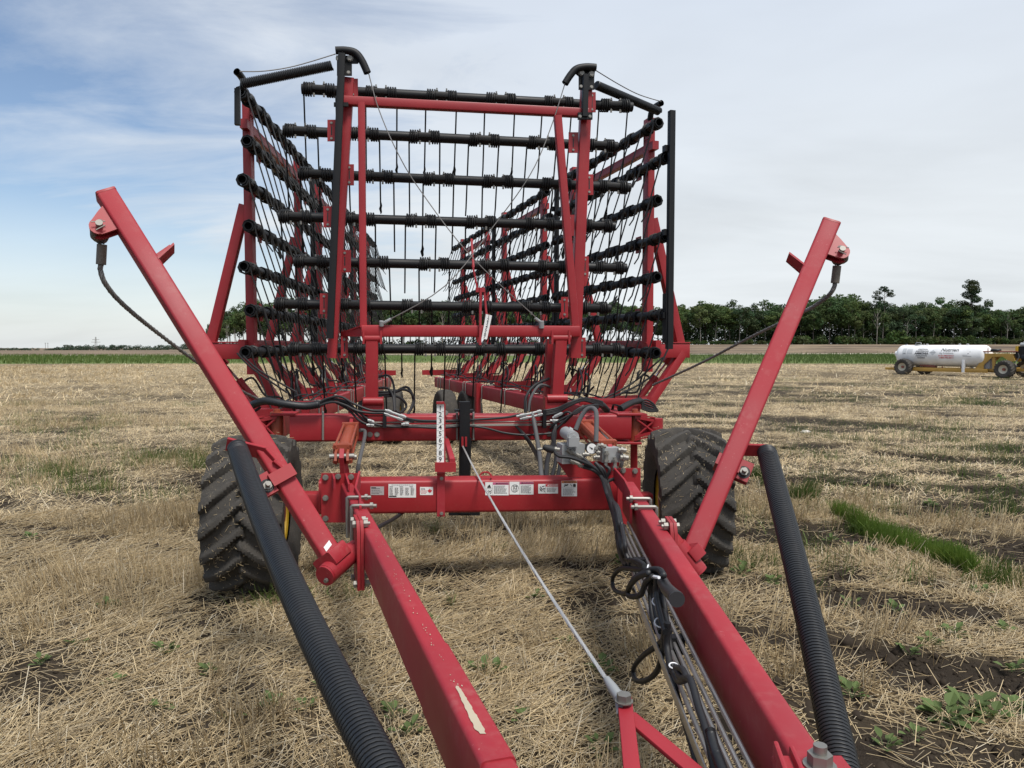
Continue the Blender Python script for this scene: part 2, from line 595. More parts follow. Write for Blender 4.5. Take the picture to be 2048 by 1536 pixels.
def tint_attr(me, colr):
    a = me.attributes.new('tint', 'FLOAT_COLOR', 'POINT')
    c = np.ones((len(colr), 4), np.float32); c[:, :3] = colr
    a.data.foreach_set('color', c.ravel())

def field_mat(name, soil, straw, lo, hi, fine, streaks, cover=None):
    m, t, b = newmat(name)
    g = t.nodes.new('ShaderNodeNewGeometry')
    P = g.outputs['Position']
    big = noise(t, streaks, 5, .6, P, .3, lo, hi, sc3=(.35, 1.0, 1))
    f = noise(t, fine, 5, .7, P, .6, .35, .68, sc3=(.6, 1.2, 1))
    f2 = noise(t, fine * 4.3, 4, .7, P, 1.2, .38, .66)
    k = fmath(t, 'MULTIPLY', f, f2)
    cov = fmath(t, 'MULTIPLY', big, fmath(t, 'ADD', fmath(t, 'MULTIPLY', k, .8), .35))
    if cover:
        a = t.nodes.new('ShaderNodeAttribute'); a.attribute_name = 'tint'
        sp = t.nodes.new('ShaderNodeSeparateColor'); t.links.new(a.outputs['Color'], sp.inputs[0])
        cov = fmath(t, 'MULTIPLY', cov, sp.outputs[0])
    var = noise(t, fine * .4, 3, .5, P, 0, .3, .7)
    sc_ = mixc(t, var, rgba([q * .8 for q in straw]), rgba([q * 1.15 for q in straw]))
    c = mixc(t, cov, rgba(soil), sc_)
    grn = noise(t, .35, 4, .6, P, .5, .58, .72)
    grn = fmath(t, 'MULTIPLY', grn, noise(t, 3.1, 4, .6, P, .5, .45, .7))
    c = mixc(t, fmath(t, 'MULTIPLY', grn, .55), c, rgba((.085, .105, .03)))
    t.links.new(c, b.inputs['Base Color'])
    b.inputs['Roughness'].default_value = .95
    b.inputs['Specular IOR Level'].default_value = .1
    bp = t.nodes.new('ShaderNodeBump'); bp.inputs['Strength'].default_value = .6; bp.inputs['Distance'].default_value = .03
    t.links.new(k, bp.inputs['Height']); t.links.new(bp.outputs[0], b.inputs['Normal'])
    return m
M_STUB = field_mat('stubble_field', (.036, .028, .021), (.50, .39, .235), .15, .45, 9, .25, True)
M_FAR = field_mat('harrowed_field', (.105, .080, .062), (.42, .32, .21), .36, .62, .8, .11)
mg, t, b = newmat('green_crop')
g = t.nodes.new('ShaderNodeNewGeometry')
v1 = noise(t, .5, 5, .65, g.outputs['Position'], .5, .3, .7, (.4, 1, 1))
t.links.new(mixc(t, v1, (.075, .125, .025, 1), (.15, .18, .06, 1)), b.inputs['Base Color'])
b.inputs['Roughness'].default_value = .9; b.inputs['Specular IOR Level'].default_value = .15
me = sub_mesh('stubble_field', quads[zone == 0], M_STUB)
vv = np.empty(len(me.vertices) * 3, np.float32); me.vertices.foreach_get('co', vv); vv = vv.reshape(-1, 3)
covr = (1 - .96 * streak(vv[:, 0], vv[:, 1]) * (1 - .55 * sstep(18, 50, vv[:, 1]))) * (.16 + .84 * sstep(7, 32, vv[:, 1]))
tint_attr(me, np.stack([covr] * 3, 1))
tag(link('stubble_field', me), 'dry straw stubble field with patches of bare dark soil', kind='structure')
tag(link('green_strip', sub_mesh('green_strip', quads[zone == 1], mg)), 'band of green crop across the field beyond the stubble', kind='structure')
tag(link('harrowed_field', sub_mesh('harrowed_field', quads[zone == 2], M_FAR)), 'brown harrowed field rising to the woodland edge', kind='structure')
# pale farm track along the far side of the green band
tv, tf = [], []
xs = np.linspace(-160, 130, 90)
for i, x in enumerate(xs):
    for k in (0, 1):
        y = min(150, max(122, 138 + .15 * x)) - 6 + 5 * k
        tv.append((x, y, hz(x, y) + .10))
    if i:
        a = 2 * i; tf.append((a - 2, a, a + 1, a - 1))
mt = paint('track_gravel', (.60, .53, .42), .95, scale=.5)
tag(link('farm_track', np_mesh('farm_track', tv, tf, mt)), 'thin pale track along the far edge of the green band', kind='structure')

# ------------------------------------------------------------------ straw, stubble, grass (nobody could count these)
def prism_mesh(name, p0, p1, w, mat, tint, sides=3, curl=None):
    n = len(p0)
    d = p1 - p0
    d /= np.linalg.norm(d, axis=1, keepdims=True) + 1e-9
    ref = np.where(np.abs(d[:, 2:3]) > .8, np.array([[1., 0, 0]]), np.array([[0, 0, 1.]]))
    s = np.cross(d, ref); s /= np.linalg.norm(s, axis=1, keepdims=True) + 1e-9
    u = np.cross(s, d)
    ring = []
    if sides == 3:
        for k in range(3):
            a = 2 * math.pi * k / 3 + .5
            ring.append((s * math.cos(a) + u * math.sin(a)) * (w[:, None] * .5))
    else:
        ring = [s * (w[:, None] * .5), -s * (w[:, None] * .5)]
    k = len(ring)
    stops = [p0, p1] if curl is None else [p0, (p0 + p1) / 2 + curl, p1]
    tap = [1, .8] if curl is None else [1, .9, .55]
    V = np.concatenate([np.stack([q + r * tp for r in ring], 1) for q, tp in zip(stops, tap)], 1)   # n, stops*k, 3
    m = V.shape[1]
    base = (np.arange(n) * m)[:, None]
    fs = []
    for sgm in range(len(stops) - 1):
        for j in range(k if k > 2 else 1):
            jn = (j + 1) % k
            fs.append(base + np.array([[sgm * k + j, sgm * k + jn, (sgm + 1) * k + jn, (sgm + 1) * k + j]]))
    Fq = np.concatenate(fs, 0)
    me = np_mesh(name, V.reshape(-1, 3), Fq, mat, smooth=False)
    tint_attr(me, np.repeat(tint, m, 0))
    return me
def scatter(n, r0, r1, half=40.0):
    r = np.sqrt(rng.uniform(r0 * r0, r1 * r1, n))
    a = np.radians(rng.uniform(-half, half, n))
    return r * np.sin(a), r * np.cos(a)
def straw_tint(n, bright=1.0):
    k = rng.uniform(0, 1, (n, 1))
    g = rng.uniform(0, 1, (n, 1)) ** 2
    c = np.array([[.86, .685, .41]]) * (1 - k) + np.array([[.33, .23, .11]]) * k  # straw tones, spread wider to paint in lit and shaded stems
    c = c * (1 - .5 * g) + np.array([[.42, .38, .31]]) * .5 * g
    c = np.where(rng.uniform(0, 1, (n, 1)) > .95, np.array([[.78, .68, .50]]), c)
    return c * bright
def lying(n, r0, r1, lo, hi, wd, sides, clear=2.2):
    # part of the straw lies loose, most of it in combed clumps with a common direction
    n1 = int(n * .45); per = 15
    nc = (n - n1) // per
    x1, y1 = scatter(n1, r0, r1); t1 = rng.uniform(0, math.pi, n1)
    xc, yc = scatter(nc, r0, r1)
    kc = rng.uniform(0, 1, nc) < sstep(.34, .62, fbm(xc * 1.3, yc * 1.9, 77, 3)) + .06
    xc, yc = xc[kc], yc[kc]; nc = len(xc)
    tc_ = .5 * math.pi * fbm(xc * .35, yc * .35, 88, 2) - .2 + rng.normal(0, .7, nc)
    sz = rng.uniform(.05, .16, nc) * (1 if r0 < 8 else 1.6 if r0 < 20 else 4)
    xs_ = np.repeat(xc, per); ys_ = np.repeat(yc, per); ts = np.repeat(tc_, per); ss = np.repeat(sz, per)
    a_ = rng.normal(0, 1, len(xs_)) * ss; b_ = rng.normal(0, .55, len(xs_)) * ss
    x2 = xs_ + a_ * np.cos(ts) - b_ * np.sin(ts); y2 = ys_ + a_ * np.sin(ts) + b_ * np.cos(ts)
    x = np.concatenate([x1, x2]); y = np.concatenate([y1, y2]); th = np.concatenate([t1, ts + rng.normal(0, .22, len(ts))])
    up_ = np.concatenate([np.zeros(n1), rng.uniform(0, .022, len(ts))])
    st = streak(x, y)
    keep = rng.uniform(0, 1, len(x)) < np.clip(1.03 - clear * .47 * st, .04, 1)
    x, y, th, up_ = x[keep], y[keep], th[keep], up_[keep]
    n = len(x)
    Ls = rng.uniform(lo, hi, n) * rng.uniform(.5, 1.15, n)
    pit = np.abs(rng.normal(0, .10, n)) + (rng.uniform(0, 1, n) > .92) * rng.uniform(.1, .7, n)
    d = np.stack([np.cos(th) * np.cos(pit), np.sin(th) * np.cos(pit), np.sin(pit)], 1)
    p0 = np.stack([x, y, height(x, y) + rng.uniform(.002, .02, n) + up_], 1)
    p1 = p0 + d * Ls[:, None]
    p1[:, 2] = np.maximum(p1[:, 2], height(p1[:, 0], p1[:, 1]) + .006)
    return p0, p1, np.full(n, wd) * rng.uniform(.7, 1.3, n)
def straw(name, n, r0, r1, lo, hi, wd, sides, label):
    p0, p1, w = lying(n, r0, r1, lo, hi, wd, sides)
    me = prism_mesh(name, p0, p1, w, STRAW, straw_tint(len(p0), 1.0 if r1 < 9 else 1.1), sides)  # farther straw tinted brighter to carry the look of lit tops
    return tag(link(name, me), label, kind='stuff')
straw('straw_litter', 165000, 2.2, 8.5, .04, .21, .0033, 3, 'loose dry straw lying over the soil')
straw('straw_litter', 420000, 8.5, 24, .05, .20, .0046, 2, 'loose dry straw lying over the soil farther off')
straw('straw_litter', 230000, 24, 68, .14, .38, .014, 2, 'loose dry straw lying far across the field')
def standing(name, n, r0, r1, lo, hi, wd, sides, per, label):
    nc = n // per
    x, y = scatter(nc, r0, r1)
    u = x * .93 + y * .36; v = -x * .36 + y * .93
    band = fbm(u * .35, v * .9, 61, 3)
    left = 1 - .55 * sstep(-.2, 1.5, x - .1 * y)
    keep = (rng.uniform(0, 1, nc) < sstep(.44, .60, band) * left) & (streak(x, y) < .5)
    x, y = x[keep], y[keep]
    # drill rows
    v = -x * .36 + y * .93; u = x * .93 + y * .36
    v = np.round(v / .26) * .26 + rng.normal(0, .025, len(v))
    x, y = u * .93 - v * .36, u * .36 + v * .93
    lean = np.stack([fbm(x * .6, y * .6, 71, 2) - .5, fbm(x * .6, y * .6, 72, 2) - .5], 1) * 1.5
    x = np.repeat(x, per); y = np.repeat(y, per); lean = np.repeat(lean, per, 0)
    n = len(x)
    sp = .030 if per > 4 else .05
    x = x + rng.normal(0, sp * 1.5, n); y = y + rng.normal(0, sp, n)
    d = np.stack([lean[:, 0] + rng.normal(0, .22, n), lean[:, 1] + rng.normal(0, .22, n), np.ones(n)], 1)
    d /= np.linalg.norm(d, axis=1, keepdims=True)
    Ls = rng.uniform(lo, hi, n)
    p0 = np.stack([x, y, height(x, y) - .01], 1)
    me = prism_mesh(name, p0, p0 + d * Ls[:, None], np.full(n, wd) * rng.uniform(.7, 1.3, n), STRAW, straw_tint(n, 1.0), sides)
    return tag(link(name, me), label, kind='stuff')
standing('standing_stubble', 52000, 2.4, 9, .08, .22, .0042, 3, 12, 'cut stubble standing in short tufts')
standing('standing_stubble', 110000, 9, 26, .08, .18, .0055, 2, 9, 'cut stubble standing in rows farther off')
standing('standing_stubble', 160000, 26, 70, .10, .20, .014, 2, 7, 'cut stubble standing far across the field')

n = 60000
x, y = scatter(n, 2.4, 13)
k = rng.uniform(0, 1, n) < streak(x, y) * 1.0
x, y = x[k], y[k]; n = len(x)
sz = rng.uniform(.006, .022, n) * (1 + 1.6 * (rng.uniform(0, 1, n) > .93))
oct_ = np.array([[1, 0, 0], [0, 1, 0], [-1, 0, 0], [0, -1, 0], [0, 0, .8], [0, 0, -.8]])
V = np.stack([x, y, height(x, y)], 1)[:, None, :] + oct_[None] * sz[:, None, None] * rng.uniform(.6, 1.3, (n, 6, 1))
fo = np.array([[0, 1, 4], [1, 2, 4], [2, 3, 4], [3, 0, 4], [1, 0, 5], [2, 1, 5], [3, 2, 5], [0, 3, 5]])
Fo = (np.arange(n) * 6)[:, None, None] + fo[None]
mc = paint('soil_crumbs', (.040, .031, .023), .95, dust_amt=.1, spec=.1)
tag(link('soil_clods', np_mesh('soil_clods', V.reshape(-1, 3), Fo.reshape(-1, 3), mc, smooth=False)), 'dark crumbs and clods of bare soil between the straw', kind='stuff')

def blades(name, x, y, lo, hi, wd, c0, c1, lean, label, group=None):
    n = len(x)
    az = rng.uniform(0, 2 * math.pi, n)
    l = np.abs(rng.normal(0, lean, n))
    Ls = rng.uniform(lo, hi, n)
    d = np.stack([np.cos(az) * l, np.sin(az) * l, np.ones(n)], 1); d /= np.linalg.norm(d, axis=1, keepdims=True)
    p0 = np.stack([x, y, height(x, y) - .01], 1)
    p1 = p0 + d * Ls[:, None]
    curl = np.stack([-np.cos(az) * l, -np.sin(az) * l, np.zeros(n)], 1) * (Ls[:, None] * .18)
    k = rng.uniform(0, 1, (n, 1))
    tint = np.array([c0]) * (1 - k) + np.array([c1]) * k
    me = prism_mesh(name, p0, p1, np.full(n, wd) * rng.uniform(.7, 1.3, n), GRASS, tint, 2, curl)
    return tag(link(name, me), label, kind='stuff')
# the sprouted strip at the right, traced from the ground
g0, g1, g2, g3 = (ground(*q) for q in ((1600, 1003), (1665, 1032), (1880, 1125), (1945, 1155)))
def along(pts, n, wid, jitter=.0):
    t = rng.uniform(0, len(pts) - 1, n)
    i = np.minimum(t.astype(int), len(pts) - 2); f = t - i
    P = np.array([[p.x, p.y] for p in pts])
    q = P[i] * (1 - f[:, None]) + P[i + 1] * f[:, None]
    d = P[i + 1] - P[i]; d /= np.linalg.norm(d, axis=1, keepdims=True)
    nn = np.stack([-d[:, 1], d[:, 0]], 1)
    w = np.interp(t, np.linspace(0, len(pts) - 1, len(wid)), wid)
    q = q + nn * (rng.normal(0, .42, n) * w)[:, None] + rng.normal(0, jitter, (n, 2))
    return q[:, 0], q[:, 1]
x, y = along([g1, g1.lerp(g2, .5), g2, g3], 6500, [.03, .09, .13, .16, .15, .12, .07, .02])
blades('green_sprouts', x, y, .04, .20, .0052, (.09, .17, .02), (.26, .36, .08), .38, 'dense strip of bright green sprouts on the bare soil')
gx, gy = [], []; rt0 = random.Random(12)
for px, py, nb, rr in ((1505, 955, 500, .16), (1530, 975, 160, .10), (1600, 1000, 700, .16), (1990, 1170, 150, .16), (1620, 985, 260, .1),
                       (330, 920, 500, .55), (120, 955, 260, .45), (410, 935, 420, .3), (180, 985, 220, .4), (870, 1070, 90, .05), (905, 1215, 40, .04),
                       (2010, 1030, 150, .2), (1960, 810, 500, .8), (1700, 880, 200, .5), (1780, 970, 160, .25), (820, 1045, 60, .2),
                       (700, 1200, 80, .15), (1905, 885, 200, .4), (40, 850, 200, .8), (560, 1210, 120, .2), (1980, 900, 160, .4)):
    p = ground(px, py)
    gx.append(p.x + rng.normal(0, rr * .6, nb)); gy.append(p.y + rng.normal(0, rr * .35, nb))
for _ in range(130):
    px, py = rt0.uniform(1350, 2048), 760 + 420 * rt0.random() ** 1.5
    if rt0.random() < .3: px, py = rt0.uniform(0, 420), rt0.uniform(800, 1010)
    p = ground(px, py); nb = int(30 + 5 * p.y)
    gx.append(p.x + rng.normal(0, .03 * p.y ** .8, nb)); gy.append(p.y + rng.normal(0, .03 * p.y ** .8, nb))
blades('green_sprouts', np.concatenate(gx), np.concatenate(gy), .06, .20, .006, (.075, .13, .025), (.16, .22, .06), .35, 'scattered small tufts of green grass in the stubble')
n = 46000
x = rng.uniform(-90, 110, n); y = rng.uniform(66, 150, n)
e1, e2 = zone_edges(x, y); k = (y > e1 - 1) & (y < e2 + .5) & (((y < e2 - 7) | (y > e2 - .5)))
blades('crop_grass', x[k], y[k], .22, .5, .10, (.065, .125, .02), (.17, .21, .06), .3, 'green crop standing in the band across the field')

# ------------------------------------------------------------------ weeds: broad leaved seedlings one can point at
def weed_mesh(seed, nleaf, size):
    r = random.Random(seed); vs, fs, cs = [], [], []
    for i in range(nleaf):
        a = i * 2.4 + r.uniform(-.5, .5); el = r.uniform(.15, .9); ln = size * r.uniform(.45, .8); w = ln * r.uniform(.62, .85)
        st = size * r.uniform(.25, .8)
        d = Vector((math.cos(a) * math.cos(el), math.sin(a) * math.cos(el), math.sin(el)))
        s = Vector((-math.sin(a), math.cos(a), 0)); u = s.cross(d) * -1
        o = d * st + Vector((0, 0, size * .15 * r.random()))
        b0 = len(vs)
        pts = [(0, 0), (.28, .8), (.62, 1), (1, 0), (.62, -1), (.28, -.8)]
        for t_, wv in pts:
            vs.append(o + d * (ln * t_) + s * (w * wv * .5) + u * (-.18 * ln * t_ * t_ + .10 * ln * abs(wv)))
        fs += [(b0, b0 + 1, b0 + 2, b0 + 3), (b0, b0 + 3, b0 + 4, b0 + 5)]
        k = r.uniform(.75, 1.25)
        cs += [(.125 * k, .175 * k, .062 * k)] * 6
        b1 = len(vs)                                            # stalk
        q = s * (size * .025)
        vs += [-q, q, o + q, o - q]; fs.append((b1, b1 + 1, b1 + 2, b1 + 3)); cs += [(.12, .16, .07)] * 4
    me = bpy.data.meshes.new('weed'); me.from_pydata([tuple(v) for v in vs], [], fs); finish(me, LEAF, 0)
    tint_attr(me, np.array(cs)); return me
weeds = [weed_mesh(i, n, s) for i, (n, s) in enumerate(((4, .05), (7, .055), (11, .065), (24, .08)))]
spots = [(1890, 1440, 3, 1.25), (1940, 1425, 3, 1.2), (1985, 1440, 3, 1.0), (2030, 1420, 3, .9), (1860, 1290, 3, .8), (2010, 1270, 2, 1), (1720, 1065, 2, 1.2), (1660, 1085, 2, 1),
         (1700, 1100, 2, 1), (1745, 1110, 2, 1), (330, 1305, 2, 1), (340, 1310, 1, 1), (215, 1215, 3, .8), (545, 1415, 2, .9), (655, 1380, 2, 1), (960, 1345, 3, .9),
         (985, 1350, 2, 1), (790, 1435, 2, 1), (815, 1470, 2, 1), (610, 1420, 1, 1.1), (1045, 1440, 1, 1), (325, 1420, 1, 1.1), (540, 1415, 1, 1.1),
         (1200, 1505, 2, 1), (1205, 1345, 3, .9), (460, 1440, 1, 1), (1240, 1130, 2, 1), (1480, 1150, 2, 1), (1495, 1140, 2, 1.1), (1545, 1165, 3, .8), (1700, 1215, 2, 1),
         (1790, 1225, 2, 1), (1820, 1310, 2, 1), (1905, 1270, 3, .9), (1960, 1190, 2, 1), (1705, 1395, 2, 1.1), (2025, 1345, 2, 1), (1770, 1500, 2, 1), (1830, 1475, 1, 1), (60, 1080, 2, 1),
         (150, 1290, 1, 1), (80, 1330, 2, .8), (230, 1370, 1, 1), (420, 1350, 2, .9), (1070, 1200, 2, .9), (1130, 1290, 1, 1), (860, 1250, 2, .9), (1000, 1100, 2, 1), (1560, 1440, 2, 1), (1480, 1330, 2, .9),
         (1420, 1240, 2, 1), (1730, 980, 2, 1), (1860, 1010, 3, .8), (2000, 960, 2, 1)]
for i, (px, py, k, s) in enumerate(spots):
    p = ground(px, py)
    o = link('weed', weeds[k], None, Matrix.Translation(p - Vector((0, 0, .004))) @ Matrix.Rotation(i * 1.7, 4, 'Z') @ Matrix.Scale(s, 4))
    wh = 'left of the harrow wheels' if px < 700 else 'between the two drawbar tubes' if px < 1320 else 'right of the drawbar'
    if k == 3:
        tag(o, 'low leafy green weed in the straw ' + wh, 'weed', 'bushy weeds ' + wh)
    else:
        tag(o, 'small broad leaved green seedling in the straw ' + wh, 'weed', 'small seedlings ' + wh)

p = ground(1611, 867)
bm_s = bmesh.new(); bmesh.ops.create_icosphere(bm_s, subdivisions=2, radius=.075)
for v in bm_s.verts: v.co *= rnd.uniform(.8, 1.15); v.co.z *= .55
me = bpy.data.meshes.new('stone'); bm_s.to_mesh(me); bm_s.free(); finish(me, paint('pale_stone', (.62, .58, .52), .9), 0)
o = link('stone', me); o.location = p + Vector((0, 0, .03)); o.scale = (1.3, 1, 1)
tag(o, 'single pale stone lying in the stubble right of the raised arm', 'stone')

# ------------------------------------------------------------------ woodland
def leaf_cloud(seed, clumps, per, size, base, spread=.25):
    """leaf faces gathered in clumps: [(centre, radii)], each clump with its own leaf tone"""
    r = np.random.default_rng(seed)
    V, C = [], []
    for c, rad_ in clumps:
        n = max(6, int(per * (rad_[0] * rad_[1] * rad_[2]) ** (2 / 3)))
        d = r.normal(0, 1, (n, 3)); d /= np.linalg.norm(d, axis=1, keepdims=True)
        q = np.array(c) + d * np.array(rad_) * (r.uniform(.35, 1, (n, 1)) ** .5)
        nrm = d * .8 + r.normal(0, .6, (n, 3)) + np.array([0, 0, .35]); nrm /= np.linalg.norm(nrm, axis=1, keepdims=True)
        s = np.cross(nrm, r.normal(0, 1, (n, 3))); s /= np.linalg.norm(s, axis=1, keepdims=True); u = np.cross(nrm, s)
        z = size * r.uniform(.6, 1.35, (n, 1))
        V.append(np.stack([q - s * z, q - u * z * .62, q + s * z, q + u * z * .62], 1))
        k = r.uniform(1 - spread, 1 + spread) * r.uniform(.8, 1.2, (n, 1))
        hue = r.uniform(-.012, .012)
        C.append(np.repeat(np.clip((np.array([base]) + np.array([[hue, 0, -hue * .3]])) * k, .004, 1), 4, 0))
    V = np.concatenate(V).reshape(-1, 3); C = np.concatenate(C)
    return V, np.arange(len(V)).reshape(-1, 4), C
def cloud_mesh(name, *a):
    V, Fq, C = leaf_cloud(*a)
    me = np_mesh(name, V, Fq, LEAF, smooth=False); tint_attr(me, C); return me
def tree_kind(seed, h, crown0, wid, base, style):
    r = random.Random(seed)
    clumps, limbs = [], []
    top = h * .96
    lean = Vector((r.uniform(-.5, .5), r.uniform(-.5, .5), 0))
    def ax(z):
        return Vector((0, 0, z)) + lean * (z / h) ** 2
    if style == 'poplar':                   # round headed, its skirt hanging lower on the wood's edge
        zc_, rz = lerp(crown0, h, .55), (h - crown0) * .5
        for i in range(30):
            d_ = Vector((r.gauss(0, 1), r.gauss(0, 1), r.gauss(.15, .9))).normalized() * r.uniform(.35, .95) ** .6
            p = ax(zc_) + Vector((d_.x * wid, d_.y * wid, d_.z * rz))
            s = wid * r.uniform(.20, .40)
            clumps.append((tuple(p), (s * 1.15, s * 1.15, s * .8)))
            if i % 4 == 0:
                limbs.append((ax(min(p.z * .75, h * .7)), p))
    else:                                   # tall, open crown of separate pads
        for i in range(style[1]):
            f = i / (style[1] - 1); z = lerp(crown0, top, f)
            a = r.uniform(0, 6.3); w = wid * (1.0 - .45 * f) * r.uniform(.45, 1)
            p = ax(z) + Vector((math.cos(a), math.sin(a) * .6, 0)) * w
            s = wid * r.uniform(.24, .42)
            clumps.append((tuple(p), (s * 1.25, s, s * .55))); limbs.append((ax(z - .9), p))
    crown = cloud_mesh('crown', seed, clumps, 66 if style == 'poplar' else 150, .27 if style == 'poplar' else .19, base, .28)
    mb = MB()
    mb.tube([ax(-.4), ax(h * .25) + Vector((r.uniform(-.2, .2), r.uniform(-.2, .2), 0)), ax(h * .5) + Vector((r.uniform(-.3, .3), r.uniform(-.2, .2), 0)), ax(h * .9)], [h * .0125, h * .0105, h * .008, h * .0025], 6, caps=False)
    for p, q in limbs:
        mb.tube([p, lerp(p, q, .5) + Vector((0, 0, .15)), q], [h * .0042, h * .003, h * .0015], 4, caps=False)
    return crown, mb.mesh('trunk', BARK if r.random() < .6 else BARKD, 0, Vector((0, 0, 0)))
gcols = [(.074, .112, .040), (.095, .140, .044), (.060, .094, .042), (.115, .145, .052), (.076, .110, .055), (.068, .108, .038)]
kinds = [tree_kind(100 + i, 11 + (i % 3) * .7, (2.2, 4.2, 3.2, 5.0)[i % 4], 2.7 + .45 * (i % 3), gcols[i % 6], 'poplar') for i in range(9)]
shrub_meshes = []
for i in range(5):
    r = random.Random(300 + i)
    cl = [((r.uniform(-1.1, 1.1), r.uniform(-.7, .7), r.uniform(.45, 1.35)), (r.uniform(.5, .85),) * 2 + (r.uniform(.45, .7),)) for _ in range(9)]
    shrub_meshes.append(cloud_mesh('foliage', 300 + i, cl, 75, .20, [(.050, .082, .022), (.060, .085, .028), (.042, .074, .020), (.075, .085, .030), (.05, .09, .022)][i], .2))
def plant_tree(kind, x, y, s, rz, label, group, cat='tree', name='tree', sx=1.0):
    o = thing(name, (x, y, hz(x, y)), label, cat, group)
    o.rotation_euler = (0, 0, rz); o.scale = (s * sx, s * sx, s)
    link('crown', kind[0], o); link('trunk', kind[1], o)
    return o
rt = random.Random(5)
YT = 203.0
def where(px):
    return ('behind the left wing of the harrow' if px < 760 else 'seen through the middle of the harrow' if px < 1180 else 'behind the right wing of the harrow' if px < 1360
            else 'left of the raised right arm' if px < 1570 else 'between the right arm and the tank trailer' if px < 1790 else 'above the white tank trailer' if px < 1990 else 'at the right edge past the tank')
def woods(n, y0, y1, s0, s1, label, group):
    for i in range(n):
        px = lerp(418, 2130, (i + rt.uniform(.1, .9)) / n)
        y = rt.uniform(y0, y1); x = (px - 1024) / F * y
        az = px
        s = rt.uniform(s0, s1) * (1.0 + .05 * math.sin(px / 83.) + .05 * math.sin(px / 37. + 1))
        if px < 450: s *= .62
        elif px < 500: s *= .88
        elif 980 < px < 1340: s *= .97
        plant_tree(kinds[rt.randrange(9)], x, y, s, rt.uniform(0, 6.3), label + ' ' + where(px), group + ' ' + where(px), sx=rt.uniform(.85, 1.15))
woods(104, YT, YT + 4, .74, .98, 'green front row woodland tree', 'front row trees')
woods(96, YT + 5, YT + 13, .86, 1.06, 'green second row woodland tree', 'second row trees')
woods(60, YT + 14, YT + 26, .94, 1.08, 'high green back row tree crown', 'back row trees')
tallA = tree_kind(501, 16.4, 12.9, 3.4, (.030, .050, .018), ('open', 9))
tallB = tree_kind(502, 18.2, 9.4, 4.6, (.032, .054, .019), ('open', 20))
x = (1765 - 1024) / F * 206; plant_tree(tallA, x, 206, 1.0, .4, 'tall bare stemmed tree with a small tuft crown above the woodland', None, name='tall_tree')
x = (1938 - 1024) / F * 206; plant_tree(tallB, x, 206, 1.0, 1.1, 'tallest tree with open layered crown rising above the woodland at right', None, name='tall_tree')
bare = MB()
for k in range(9):
    a = k * 2.4; z0 = 4 + k * .45
    bare.tube([(0, 0, z0), (math.cos(a) * .7, math.sin(a) * .7, z0 + 1.2), (math.cos(a) * 1.2, math.sin(a) * 1.2, z0 + 2.4)], [.06, .035, .012], 4, caps=False)
bare.tube([(0, 0, -.3), (.1, 0, 4), (0, 0, 9.5)], [.13, .10, .02], 6, caps=False)
bm_ = bare.mesh('trunk', BARK, 0, Vector((0, 0, 0)))
for px, y, s in ((455, 201, .72), (470, 202, .6), (885, 202, .95), (1752, 201, 1.0), (1560, 201.5, .8), (1812, 202, .7), (2012, 201.5, .85)):
    x = (px - 1024) / F * y
    o = thing('bare_tree', (x, y, hz(x, y)), 'leafless grey tree with thin forked branches at the woodland edge', 'tree', 'bare trees at the woodland edge')
    o.scale = (s, s, s); link('trunk', bm_, o)
for i in range(150):
    px = rt.uniform(1345, 2120) if i < 115 else rt.uniform(430, 1345)
    big = px > 1560
    y = YT - rt.uniform(.5, 5); x = (px - 1024) / F * y
    k = rt.randrange(5); s = rt.uniform(.7, 1.35) if big else rt.uniform(.45, .8)
    o = thing('shrub', (x, y, hz(x, y)), 'low green shrub at the wood foot ' + where(px), 'shrub', 'woodland edge shrubs ' + where(px))
    o.scale = (s * 1.15, s * 1.1, s); o.rotation_euler = (0, 0, rt.uniform(0, 6.3)); link('foliage', shrub_meshes[k], o)
p = (1800 - 1024) / F * 197
o = thing('shrub', (p, 197, hz(p, 197)), 'broad round green shrub standing in front of the woodland', 'shrub'); o.scale = (2.5, 2.0, 2.1); link('foliage', shrub_meshes[4], o)
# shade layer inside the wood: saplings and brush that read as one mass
r = np.random.default_rng(9)
cl = []
for i in range(2600):
    px = r.uniform(430, 2140) if i < 800 else r.uniform(1345, 2140); y = r.uniform(YT + 1, YT + 22); x = (px - 1024) / F * y
    hh = 1.6 if px < 1345 else 4.4
    s = r.uniform(.5, 1.2) * (.75 if px < 1345 else 1.1)
    if px > 1345: y += 2; x = (px - 1024) / F * y
    cl.append(((x, y, hz(x, y) + r.uniform(.1, hh)), (s, s, s * .9)))
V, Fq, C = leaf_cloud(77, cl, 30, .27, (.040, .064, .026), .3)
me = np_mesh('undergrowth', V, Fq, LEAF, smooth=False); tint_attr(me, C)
tag(link('undergrowth', me), 'tangled undergrowth between the trunks of the woodland', kind='stuff')
# far woods on the left horizon
cl = []
for i in range(420):
    px = r.uniform(92, 402) if i > 90 else r.uniform(-30, 78)
    y = 1350 + r.uniform(0, 60); x = (px - 1024) / F * y
    fade = min(1, (px - 88) / 40) if px > 85 else .45
    s = r.uniform(2.4, 4.2)
    cl.append(((x, y, hz(x, y) + r.uniform(.5, 8.2) * fade), (s * 1.6, s, s * .8 * max(.35, fade))))
V, Fq, C = leaf_cloud(78, cl, 1.6, 1.3, (.060, .085, .055), .2)  # leaf colour pushed bluish to stand in for distance haze
me = np_mesh('far_woods', V, Fq, LEAF, smooth=False); tint_attr(me, C)
tag(link('far_woods', me), 'far line of bluish woods on the left horizon', kind='stuff')
